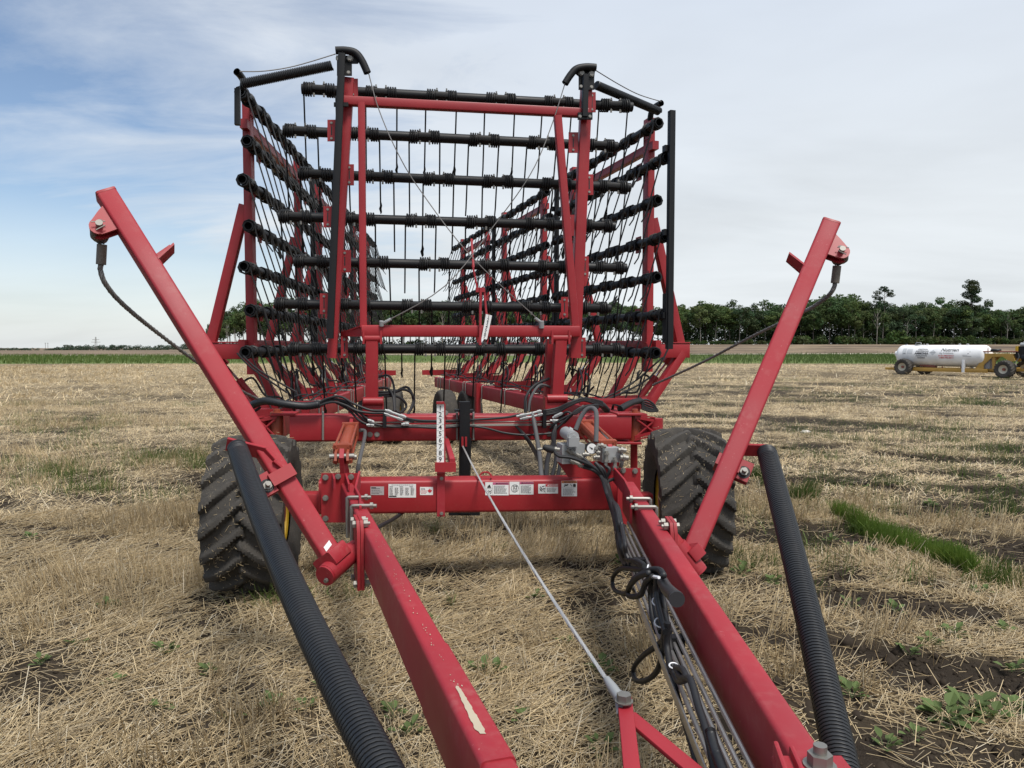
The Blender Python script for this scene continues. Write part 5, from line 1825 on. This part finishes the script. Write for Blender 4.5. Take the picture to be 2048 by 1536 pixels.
# loops behind the left leg
hose([(757, 784, 6.3), (790, 784, 6.3), (806, 779, 6.3), (822, 786, 6.3), (826, 805, 6.3), (815, 830, 6.2)], .011)
hose([(757, 789, 6.3), (785, 786, 6.3), (812, 774, 6.35), (824, 788, 6.3), (828, 806, 6.3), (812, 834, 6.2)], .011)
hose([(757, 794, 6.3), (790, 792, 6.3), (808, 802, 6.3), (812, 815, 6.3), (800, 825, 6.2), (792, 820, 6.2)], .011)
hose([(757, 776, 6.3), (775, 777, 6.3), (786, 792, 6.25), (789, 823, 6.15)], .011)
hose([(757, 754, 6.4), (778, 752, 6.35), (788, 775, 6.3), (790, 822, 6.15)], .010)
# loops at the right leg
hose([(1050, 825, A_ - .02), (1052, 795, A_), (1068, 772, 6.1), (1098, 757, 6.2)], .012)
hose([(1057, 823, A_ - .02), (1062, 795, A_), (1080, 770, 6.1), (1104, 776, 6.2)], .011, GREYHOSE)
# bundle from the main beam right, over the beam end to the right wing
for i, (dy, r) in enumerate(((0, .010), (5, .010), (9, .010), (14, .011))):
    hose([(1085, 822 + dy * .6, A_), (1115, 816 + dy * .6, A_), (1140, 805 + dy * .4, A_ - .02), (1165, 797 + dy * .3, A_), (1186, 799 + dy * .5, YB - .05), (1205, 804 + dy * .6, YB)], r)
for i, (x, y) in enumerate(((1105, 866), (1100, 858), (1128, 846), (1118, 838))):
    hose([(x, y, A_), (x + 14, y - 14, A_ - .03), (1150, 822 + i * 2, A_ - .05), (1172, 812 + i, A_ - .03), (1196, 810 + i * 2, YB - .1)], .010)
hose([(1196, 806, YB), (1206, 812, YB + .1), (1214, 821, YB + .2)], .030, name='wrapped_hose', n=12)
hose([(1240, 818, YB + .2), (1262, 806, YB + .35), (1280, 801, YB + .5)], .030, name='wrapped_hose', n=12)
for i in range(4):
    hose([(1278, 801 + i, YB + .5), (1295, 800 + i * 5, YB + .5), (1310 + i * 2, 812 + i * 3, YB + .5), (1300, 820 + i, YB + .5), (1283, 808 + i * 3, YB + .5)], .009)
hose([(806, 1024, 5.06), (790, 1036, 4.95), (768, 1048, 4.75), (744, 1062, 4.5)], .013)
# heavy grey return hose arching over the valve
hose([(1151, 860, YV + .1), (1160, 838, YV + .12), (1172, 820, YV + .12), (1184, 816, YV + .1), (1192, 824, YV + .05), (1193, 850, YV), (1192, 884, YV - .05)], .0165, GREYHOSE, 'return_hose', 10)
hose([(1067, 838, A_ - .02), (1073, 870, 5.9), (1079, 910, 5.6), (1083, 955, 5.3)], .018, GREYHOSE, 'return_hose', 10)
hose([(1110, 850, A_), (1108, 880, 5.9), (1096, 915, 5.5), (1092, 955, 5.3)], .018, RUBBER)
for i in range(3):
    hose([(1030, 850, A_ + .02), (1050, 870 + i * 2, A_), (1064, 890 + i * 3, 5.9), (1076, 915 + i * 2, 5.6), (1085 + 3 * i, 955, 5.3)], .011)
for i in range(2):
    hose([(1113, 850, A_), (1108 - i * 3, 875, 5.9), (1112 + i * 8, 915, 5.55), (1103 + i * 12, 957, 5.25)], .014)
# bundle from the valve down the right drawbar
for i, (x, y) in enumerate(((1165, 916), (1166, 934), (1107, 900), (1168, 928), (1211, 932), (1229, 944), (1190, 925), (1196, 930))):
    j = i * 2.2
    pts = [(x, y, YV - .2)]
    if i == 2:
        pts += [(1118, 912, YV - .24), (1145, 916, YV - .25)]
    pts += [(max(x + 4, 1186) + j * .5, max(y + 6, 934) + j * .3, YV - .22), (1203 + j * .9, 955 + j, YV - .22), (1213 + j * .8, 985 + j, 4.62)]
    P = [pm(*p) for p in pts] + [ps(1222 + j * .9, 1015, -.09 - .012 * (i % 3)), ps(1230 + j * .8, 1045, -.09 - .015 * (i % 3)), ps(1235 + j * .9, 1080, -.085 - .015 * (i % 4)), ps(1240 + j * .8, 1108, -.08 - .015 * (i % 4)), ps(1250 + j, 1130, -.085 - .012 * (i % 3))]
    MB().tube(P, .0115 if i % 3 else .013, 8, smooth=7).build('hose', RUBBER, hoses)
# rigid lines along the right drawbar
ln = MB()
for o, z in ((-.03, .615), (-.052, .60), (-.068, .585), (-.084, .572), (-.100, .560), (-.060, .54)):
    MB().tube([dr(4.3, o, z), dr(.75, o, z)], .0078, 8).build('drawbar_line', LINE, hoses)
MB().beam(dr(3.4, -.122, .545), dr(.75, -.122, .545), .006, .035, up=Z, r=.001).build('edge_strip', LINE, hoses)
cb = MB()
for y in (3.55, 2.62):
    cb.box(dr(y, -.055, .575), Vector((.035 if y > 3 else .025, 0, 0)), Vector((0, .022, 0)), Z * (.045 if y > 3 else .03))
cb.each('line_clamp', BLACK, hoses)
# corrugated wiring conduits tied beside the lines
def conduit(pts, r=.0115, name='conduit', ribs=True, o=-.11):
    P = spline([ps(p[0], p[1], p[2] if len(p) > 2 else o) for p in pts], 16)
    rs = []
    Q = []
    acc = 0
    for i in range(len(P) - 1):
        seg = (P[i + 1] - P[i]).length; m = max(1, int(seg / .0032))
        for k in range(m):
            Q.append(lerp(P[i], P[i + 1], k / m))
    rs = [r * (1.0 if (i // 1) % 2 else .84) for i in range(len(Q))] if ribs else [r] * len(Q)
    MB().tube(Q, rs, 8).build(name, COIL if ribs else RUBBER, hoses, 70)
conduit([(1235, 1040), (1240, 1075), (1241, 1105), (1252, 1118), (1275, 1122), (1290, 1132)])
conduit([(1243, 1045), (1246, 1090), (1252, 1112), (1272, 1126), (1288, 1135)])
conduit([(1236, 1045), (1236, 1085), (1245, 1112)], .010)
conduit([(1296, 1140), (1270, 1138), (1242, 1138), (1226, 1155), (1228, 1178), (1248, 1188), (1256, 1182, -.14), (1268, 1158, -.14), (1296, 1142, -.13), (1318, 1140), (1328, 1152)], .0125)
conduit([(1298, 1146, -.14), (1275, 1155, -.15), (1258, 1175, -.15), (1258, 1192, -.15), (1280, 1190, -.14), (1290, 1170, -.13), (1302, 1152, -.12), (1312, 1150)], .0125)
conduit([(1306, 1152, -.13), (1290, 1165, -.14), (1284, 1190, -.14)], .0095, ribs=False)
for i in range(3):
    conduit([(1262 + i * 5, 1128 + i * 2, -.10), (1290 + i * 4, 1140 + i * 3, -.105), (1306 + i * 5, 1165, -.10), (1318 + i * 5, 1205, -.095), (1326 + i * 4, 1250, -.09), (1334 + i * 4, 1300, -.085), (1343 + i * 4, 1335, -.085)], .0105, ribs=i == 1)
for dx in (0, 9, 18, -8):
    conduit([(1308 + dx * .6, 1155), (1306 + dx * .7, 1190), (1313 + dx, 1235), (1322 + dx, 1265)], .011, o=-.10 - .02 * (dx == 9))
conduit([(1330, 1262), (1322, 1285), (1288, 1310), (1268, 1335), (1270, 1358), (1288, 1362), (1312, 1345), (1324, 1310), (1328, 1270), (1326, 1235)], .0115)
conduit([(1335, 1245), (1334, 1290), (1340, 1330), (1345, 1350)], .012, ribs=False)
conduit([(1344, 1330), (1350, 1370), (1362, 1420), (1380, 1480), (1398, 1545), (1415, 1620)], .0105)
conduit([(1352, 1335), (1362, 1355), (1378, 1357), (1385, 1370), (1396, 1410), (1415, 1470), (1430, 1545), (1450, 1630)], .0115, ribs=False)
conduit([(1346, 1338), (1356, 1362), (1372, 1358), (1366, 1340), (1354, 1335)], .010, ribs=False)
conduit([(1420, 1460), (1430, 1500), (1452, 1560), (1475, 1640)], .015)
MB().tube([ps(1318, 1150, -.10), ps(1334, 1178, -.10), ps(1352, 1196, -.10)], [.020, .023, .025], 14).build('trailer_plug', COIL, hoses)
q0, q1 = ps(1352, 1196, -.10), ps(1354, 1199, -.10)
MB().tube([q0, q1], .0265, 16).build('plug_face', INK, hoses)
ti = MB()
def tie(px, py, r, axis, o=-.11):
    c = ps(px, py, o); axis = Vector(axis).normalized(); u = axis.cross(Z).normalized(); v = axis.cross(u)
    ti.tube([c + u * (r * math.cos(k * .524)) + v * (r * .8 * math.sin(k * .524)) for k in range(12)], .0028, 5, closed=True)
tie(1296, 1142, .030, (1, -.3, 0)); tie(1313, 1155, .022, (1, 0, .3)); tie(1317, 1203, .024, (0, 1, -.9), -.10); tie(1322, 1245, .024, (0, 1, -.9), -.10); tie(1347, 1331, .014, (0, .5, -1))
ti.tube([ps(1308, 1153, -.14), ps(1318, 1155, -.14)], .006, 5)
ti.each('cable_tie', TIE, hoses)

# --- stickers on the front beam
YS = YF - .0015
def sticker(x0, y0, x1, y1, mat=WHITE):
    # follow the slight fall of the beam in the picture
    return MB().prect(x0, y0, x1, y1, YS, .001).build('sticker', mat, H, 0)
def pr_(mb, x0, y0, x1, y1):
    mb.prect(x0, y0, x1, y1, YS - .0008, .0005)
def words(mb, s, px, py, size_px, sx=1.0, bold=.0, align='CENTER'):
    k = pxm(1, YF)
    v_, f_ = text_geo(s, size_px * k, pm(px, py, YS - .0014), XA, ZA, bold, align, sx=sx); mb.add(v_, f_)
def lines(mb, x0, y0, x1, y1, n, seed):
    r = random.Random(seed)
    for i in range(n):
        y = lerp(y0, y1, i / max(1, n - 1)); x = x0
        xe = lerp(x0, x1, r.uniform(.72, 1))
        while x < xe - 1:
            w = r.uniform(1.6, 4.2); pr_(mb, x, y - .38, min(xe, x + w), y + .38); x += w + .8
# serial plate
o = sticker(741, 973, 768, 990, SILVER); m_ = MB(); pr_(m_, 742.5, 974.5, 752, 976); pr_(m_, 742.5, 977, 760, 977.8); lines(m_, 743, 981, 766, 987, 3, 1); m_.build('print', INK, o, 0)
# settings table
o = sticker(777, 968, 832, 995); m_ = MB(); lines(m_, 783, 970, 827, 970.1, 1, 2)
for c in range(5):
    lines(m_, 779 + c * 10.6, 976, 786.5 + c * 10.6, 990, 9, 10 + c)
for c in (779, 799, 819): pr_(m_, c, 973, c + 7, 974)
pr_(m_, 778, 991.5, 793, 993.8); m_.build('print', INK, o, 0)
# maple leaf sticker
o = sticker(840, 974, 866, 990); m_ = MB(); lines(m_, 842, 977, 853, 979, 2, 31); m_.build('print', INK, o, 0)
m_ = MB(); words(m_, 'MADE IN', 847.5, 981.5, 3.0); words(m_, 'CANADA', 847.5, 984.2, 3.0); lines(m_, 842, 987, 855, 987.1, 1, 32)
k = [(0, 1), (.18, .62), (.42, .72), (.36, .3), (.62, .5), (.72, .32), (1, .36), (.86, .1), (.95, -.05), (.42, -.42), (.46, -.6), (.06, -.52), (.05, -.95)]
k = k + [(-a, b) for a, b in k[:0:-1]]
m_.plate([pm(859.5 + 4.6 * a, 982 - 5 * b, YS - .0008) for a, b in k], -YA * .0005); m_.build('maple_leaf', REDINK, o, 0)
def tri(mb, x, y, s):
    mb.plate([pm(x - s, y + s * .8, YS - .0016), pm(x + s, y + s * .8, YS - .0016), pm(x, y - s, YS - .0016)], -YA * .0004)
# warning, lifting hazard
o = sticker(970.5, 964.5, 1017.5, 990.5); h_ = MB(); pr_(h_, 985.5, 964.8, 1017.2, 969.5); h_.build('header', PINKINK, o, 0)
m_ = MB(); tri(m_, 993, 967.2, 1.6); words(m_, 'WARNING', 1004.5, 967.2, 5.2, 1.0, .0002); lines(m_, 988, 972, 1015, 987, 9, 41); pr_(m_, 971, 977.3, 985, 977.6); pr_(m_, 985.3, 970, 985.6, 990)
m_.plate([pm(x, y, YS - .0012) for x, y in ((974.5, 975.6), (982, 975.6), (981, 972.5), (979.5, 969.5), (977.5, 969.5), (977, 971.5), (975.5, 972))], -YA * .0004)
m_.tube([pm(975, 984, YS - .0012), pm(976.5, 981, YS - .0012), pm(979, 982, YS - .0012), pm(978, 985.5, YS - .0012), pm(975.5, 987, YS - .0012)], .0018, 4)
m_.tube([pm(980, 982, YS - .0012), pm(981.5, 983.5, YS - .0012), pm(983, 980, YS - .0012)], .0022, 4); m_.tube([pm(980, 987, YS - .0012), pm(983, 985, YS - .0012)], .0018, 4)
m_.build('print', INK, o, 0)
# warning, 32 km/h
o = sticker(1019, 963.5, 1067, 989); h_ = MB(); pr_(h_, 1039.5, 963.8, 1066.7, 968.5); h_.build('header', PINKINK, o, 0)
m_ = MB(); tri(m_, 1044, 966.3, 1.5); words(m_, 'WARNING', 1055, 966.2, 5.2, 1.0, .0002); lines(m_, 1041.5, 971.5, 1064, 986, 9, 42); pr_(m_, 1039, 964, 1039.3, 989)
words(m_, '32', 1030, 975.5, 9.5, 1.0, .0004); words(m_, 'km/h', 1030, 980.8, 3.6)
c = pm(1029.8, 976.5, YS - .0012); k = pxm(7.2, YF)
m_.tube([c + XA * (k * math.cos(a * .2618)) + ZA * (k * math.sin(a * .2618)) for a in range(24)], .0014, 4, closed=True); m_.build('print', INK, o, 0)
# danger
o = sticker(1076.5, 968, 1116, 987); h_ = MB(); pr_(h_, 1091.5, 968.3, 1115.6, 973.2); h_.build('header', REDINK, o, 0)
m_ = MB(); tri(m_, 1096, 971, 1.4); words(m_, 'DANGER', 1106, 970.8, 4.8, 1.0, .0002); m_.build('header_print', WHITE, o, 0)
m_ = MB(); lines(m_, 1093.5, 976, 1114, 983.5, 5, 43); pr_(m_, 1091, 968.3, 1091.3, 986.7)
for pts in (((1080, 973), (1086, 979.5)), ((1084, 973), (1089, 972)), ((1079, 977), (1082, 979), (1080, 982)), ((1082, 979), (1084.5, 983)), ((1088, 977), (1088, 983), (1090, 983)), ((1086, 977), (1090.5, 977))):
    m_.tube([pm(x, y, YS - .0012) for x, y in pts], .0022, 4)
m_.build('print', INK, o, 0)
# warning, pinch hazard
o = sticker(1123, 961.5, 1154, 992.5); h_ = MB(); pr_(h_, 1123.5, 961.8, 1153.6, 966.3); h_.build('header', ORINK, o, 0)
m_ = MB(); tri(m_, 1129.5, 964.3, 1.5); words(m_, 'WARNING', 1142, 964.2, 5.0, 1.0, .0002); lines(m_, 1126, 978, 1151, 990, 7, 44); pr_(m_, 1123.5, 975.3, 1153.5, 975.5)
m_.tube([pm(x, y, YS - .0012) for x, y in ((1128, 973), (1131, 971), (1134, 971), (1136, 968))], .003, 4); m_.tube([pm(x, y, YS - .0012) for x, y in ((1129, 969.5), (1136, 969.5))], .0018, 4)
m_.plate([pm(x, y, YS - .0012) for x, y in ((1146, 969), (1148, 967.5), (1151, 968), (1152, 970), (1151.5, 974), (1146.5, 974))], -YA * .0004); m_.tube([pm(1141, 968, YS - .0012), pm(1144, 973, YS - .0012)], .0018, 4)
m_.build('print', INK, o, 0)

# ------------------------------------------------------------------ ammonia tank trailer beyond the field
P1, P2 = Vector((21.7, 41.0, 0)), Vector((24.58, 36.9, 0))      # near side wheels, rear and front
TX = (P2 - P1).normalized(); TY = Vector((-TX.y, TX.x, 0))
O_ = P1 + TY * 0
O_.z = hz(O_.x, O_.y)
D = 0.0
OFF[0] = Vector((0, 0, 0))
T = thing('tank_trailer', O_, 'white ammonia tank on a mustard yellow four wheeled trailer in the field', 'tank trailer')
T.rotation_euler = (0, 0, math.atan2(TX.y, TX.x))
def tp(px, py, dy=0.0):          # survey point on an upright plane of the trailer, in trailer coordinates
    r = ray(px, py)
    p = CAM + r * ((O_.dot(TY) + dy) / r.dot(TY)) - O_
    return Vector((p.dot(TX), dy, p.z))
def tk(px):                      # metres per picture column and per row there
    return (tp(px + 1, 710, .15) - tp(px, 710, .15)).length, (tp(px, 711, .15) - tp(px, 710, .15)).length
Rt = .575; zc_ = tp(1889, 711.5, .75).z
x0, x1 = tp(1797, 700, .75).x, tp(1983, 700, .75).x
prof = []
for i in range(9):
    a = i / 8 * math.pi / 2; prof.append((x0 + .32 * (1 - math.cos(a)), Rt * math.sin(a) ** .9 if i else .002))
prof2 = [(x1 - (x - x0), r) for x, r in prof[::-1]]
mb = MB()
mb.sweep([[Vector((x, D + .75 + r * math.cos(2 * math.pi * j / 40), zc_ + r * math.sin(2 * math.pi * j / 40))) for j in range(40)] for x, r in prof + prof2], caps=False)
mb.build('tank', WPAINT, T)
YK = D + .75
f_ = MB()
f_.cyl((x0 - .12, YK, zc_ + .08), (x0 + .1, YK, zc_ + .08), .16, 16); f_.build('end_nozzle', WPAINT, T)
f_ = MB().cyl((x0 - .124, YK, zc_ + .08), (x0 - .118, YK, zc_ + .08), .07, 12); f_.build('nozzle_port', INK, T)
f_ = MB()
xx = tp(1837, 690, .75).x; f_.cyl((xx, YK, zc_ + Rt - .02), (xx, YK, zc_ + Rt + .05), .18, 16); f_.tube([(xx - .16, YK, zc_ + Rt + .05), (xx - .12, YK, zc_ + Rt + .13), (xx + .12, YK, zc_ + Rt + .13), (xx + .16, YK, zc_ + Rt + .05)], .02, 6)
f_.cyl((xx + .3, YK, zc_ + Rt - .03), (xx + .3, YK, zc_ + Rt + .08), .03, 8)
f_.build('valve_cover', ALU, T)
f_ = MB(); xx = tp(1813, 690, .75).x; f_.cyl((xx, YK, zc_ + Rt - .04), (xx, YK, zc_ + Rt + .05), .07, 12); f_.build('relief_valve', GREYINK, T)
f_ = MB()
for px in (1856, 1921, 1937):
    xx = tp(px, 700, .75).x
    f_.tube([(xx - .05, YK - .1, zc_ + Rt - .03), (xx - .04, YK - .1, zc_ + Rt + .05), (xx + .04, YK - .1, zc_ + Rt + .05), (xx + .06, YK - .1, zc_ + Rt - .03)], .02, 5)
f_.each('lifting_eye', WPAINT, T)
f_ = MB()
for px, w in ((1818, .12), (1937, .13)):
    xx = tp(px, 700, .75).x
    for dy in (-.5, .5):
        f_.beam((xx, YK + dy, zc_ - .85), (xx, YK + dy, zc_ - .22), w, .16, up=Vector((0, 1, 0)))
f_.each('saddle', WPAINT, T)
# lettering wrapped round the shell
RW = Rt + .006
def wrap(cx, cz):
    a0 = math.asin(max(-1, min(1, (cz - zc_) / RW)))
    def fn(x, y):
        a = a0 + y / RW
        return Vector((cx + x, YK - RW * math.cos(a), zc_ + RW * math.sin(a)))
    return fn
def tank_text(s, px, py, size_px, mat, name, sx=1.0, bold=0.002, shear=0.0):
    q = tp(px, py, .2); kh, kv = tk(px)
    v_, f2 = text_geo(s, size_px * kv, None, None, None, bold, fn=wrap(q.x, q.z), sx=sx * kh / kv, shear=shear)
    MB().add(v_, f2).build(name, mat, T, 0)
tank_text('CAUTION', 1844.5, 699, 4.4, INK, 'lettering', .95)
tank_text('ANHYDROUS', 1844, 702.6, 4.4, INK, 'lettering', .95)
tank_text('AMMONIA', 1843, 707, 6.0, INK, 'lettering', .95, .006)
tank_text('INHALATION', 1843, 711.6, 4.0, INK, 'lettering', .95)
tank_text('HAZARD', 1842.5, 715.6, 4.0, INK, 'lettering', .95)
tank_text('Nutrien', 1898.5, 700, 10.2, INK, 'logo', 1.1, .004, .25)
tank_text('Ag Solutions', 1892.5, 706.2, 5.6, GREYINK, 'logo', 1.0, .001)
tank_text('IN AN EMERGENCY', 1892.5, 711.5, 3.6, REDINK, 'lettering', 1.0)
tank_text('1-800-792-8311', 1892.5, 715.6, 4.6, REDINK, 'lettering', 1.0, .003)
def tank_patch(x0_, y0_, x1_, y1_, mat, name):
    a, b_ = tp(x0_, y0_, .2), tp(x1_, y1_, .2)
    fn = wrap((a.x + b_.x) / 2, (a.z + b_.z) / 2); w, h = (b_.x - a.x) / 2, (a.z - b_.z) / 2
    mb = MB()
    for i in range(4):
        ya, yb = lerp(-h, h, i / 4), lerp(-h, h, (i + 1) / 4)
        mb.add([fn(-w, ya), fn(w, ya), fn(w, yb), fn(-w, yb)], [(0, 1, 2, 3)])
    mb.build(name, mat, T, 0)
tank_patch(1814, 697.5, 1824.5, 708, LGREY, 'placard'); tank_patch(1805, 696, 1812, 709, LGREY, 'placard'); tank_patch(1806.5, 706, 1811, 707, INK, 'placard_print')
a = tp(1865.5, 705, .2); fn = wrap(a.x, a.z)
MB().add([fn(-.18, 0), fn(0, -.16), fn(.18, 0), fn(0, .16)], [(0, 1, 2, 3)]).build('hazard_diamond', LGREY, T, 0)
tank_patch(1861, 703.5, 1870, 705, GREYINK, 'diamond_print'); tank_patch(1935, 706.5, 1938, 708, GREYINK, 'placard_print'); tank_patch(1939, 703, 1940.5, 704.5, GREYINK, 'placard_print')
tank_patch(1925, 710, 1935, 710.7, GREYINK, 'placard_print'); tank_patch(1926, 712, 1943, 713, GREYINK, 'placard_print')
# frame
f_ = MB()
for dy in (0, .9):
    o = Vector((0, dy, 0)); zr = tp(1900, 740, .3).z
    a, b_, c = tp(1772, 735, .3), tp(1788, 735, .3), tp(1975, 740, .3)
    for q in (a, b_, c): q.z = zr
    f_.beam(a + o, b_ + o, .12, .13, up=Z); f_.beam(b_ + o, c + o, .12, .20, up=Z)
    if not dy: f_.beam(a, a + Vector((0, .9, 0)), .1, .12)
f_.each('frame_rail', MUST, T)
f_ = MB()
for dy in (0, .94):
    P = [(1945, 744), (1967, 744), (1967, 733), (1968, 729), (1985, 714), (2005, 713), (2020, 724), (2030, 722), (2025, 708), (1960, 707), (1960, 724)]
    f_.plate([tp(x, y, .28) + Vector((0, dy, 0)) for x, y in P], Vector((0, .06, 0)))
f_.each('gooseneck_plate', MUST, T)
f_ = MB().box(tp(1992, 710, .75), Vector((.95, 0, 0)), Vector((0, .44, 0)), Z * .07)
f_.beam(tp(1965, 740, .5), tp(2062, 740, .5), .12, .14, up=Z); f_.beam(tp(1965, 740, .5) + Vector((0, .5, 0)), tp(2062, 740, .5) + Vector((0, .5, 0)), .12, .14, up=Z)
f_.beam(tp(1988, 714, .4), tp(1988, 738, .4), .14, .12, up=Vector((1, 0, 0)))
f_.each('front_frame', MUST, T)
MB().box(tp(1978, 727, .75), Vector((.18, 0, 0)), Vector((0, .35, 0)), Z * .26).build('tool_box', GREYINK, T)
f_ = MB(); f_.tube([tp(1966, 703, .3), tp(2036, 703, .3)], .028, 8)
for px in (1966, 1976, 2028): f_.tube([tp(px, 707, .3), tp(px, 703, .3)], .025, 6)
f_.tube([tp(1976, 696, .35), tp(1976, 706, .35)], .02, 6)
f_.each('pipe_rail', RUST, T)
f_ = MB(); c = tp(1992, 700.5, .4); f_.tube([c + Vector((.17 * math.cos(a * .524), .17 * math.sin(a * .524), 0)) for a in range(12)], .075, 8, closed=True); f_.build('coiled_hose', RUBBER, T)
f_ = MB().box(tp(2052, 705, .7), Vector((.35, 0, 0)), Vector((0, .3, 0)), Z * .30); f_.cyl(tp(2046, 716, .5), tp(2060, 716, .5), .22, 12); f_.build('engine', BLACK, T)
f_ = MB(); f_.box(tp(2036, 698, .5), Vector((.05, 0, 0)), Vector((0, .18, 0)), Z * .14); f_.build('yellow_panel', YELLOW, T)
f_ = MB(); f_.cyl(tp(2042, 690, .5), tp(2060, 690, .5), .12, 10); f_.cyl(tp(2048, 684, .6), tp(2062, 684, .6), .05, 8); f_.each('air_cleaner', ALU, T)
f_ = MB(); f_.tube([tp(2036, 706, .2), tp(2038, 715, .2), tp(2030, 726, .1), tp(2034, 733, .0)], .02, 6, smooth=4); f_.build('loose_hose', GREYHOSE, T)
f_ = MB()
for px in (1885, 1922): f_.beam(tp(px, 733, .5), tp(px, 737, .5), .05, .05, up=Vector((1, 0, 0)))
f_.beam(tp(1842, 730, .6), tp(1872, 733, .6), .3, .12); f_.each('under_bracket', RUST, T)
def twheel(px, dy, R, W, yaw=0.0):
    w = link('wheel', None, T)
    c = tp(px, 737, dy); wp_ = O_ + TX * c.x + TY * c.y; c.z = hz(wp_.x, wp_.y) - O_.z + R - .03
    ax_ = Vector((math.sin(yaw), math.cos(yaw), 0))
    V, Fq, P = tyre_mesh(c - OFF[0], ax_, R, W, R * .47, 18, .035, 144, 14)
    me = np_mesh('tyre', V, Fq, TYRE); me.set_sharp_from_angle(angle=R_(50)); link('tyre', me, w)
    rim_mb(c, ax_, R * .50, W * .9, .10).build('rim', CREAM, w)
    MB().cyl(c - ax_ * (W * .3), c, R * .15, 10).build('hub', RUST, w)
twheel(1807, 0, .46, .46); twheel(1850, 1.75, .46, .46); twheel(2010, 0, .46, .46, .12); twheel(2052, 1.75, .46, .46, .12)
f_ = MB().beam(tp(1807, 738, .1), tp(1807, 738, .1) + Vector((0, 1.6, 0)), .1, .1); f_.beam(tp(2014, 738, .1), tp(2014, 738, .1) + Vector((0, 1.6, 0)), .1, .1); f_.each('axle', MUST, T)
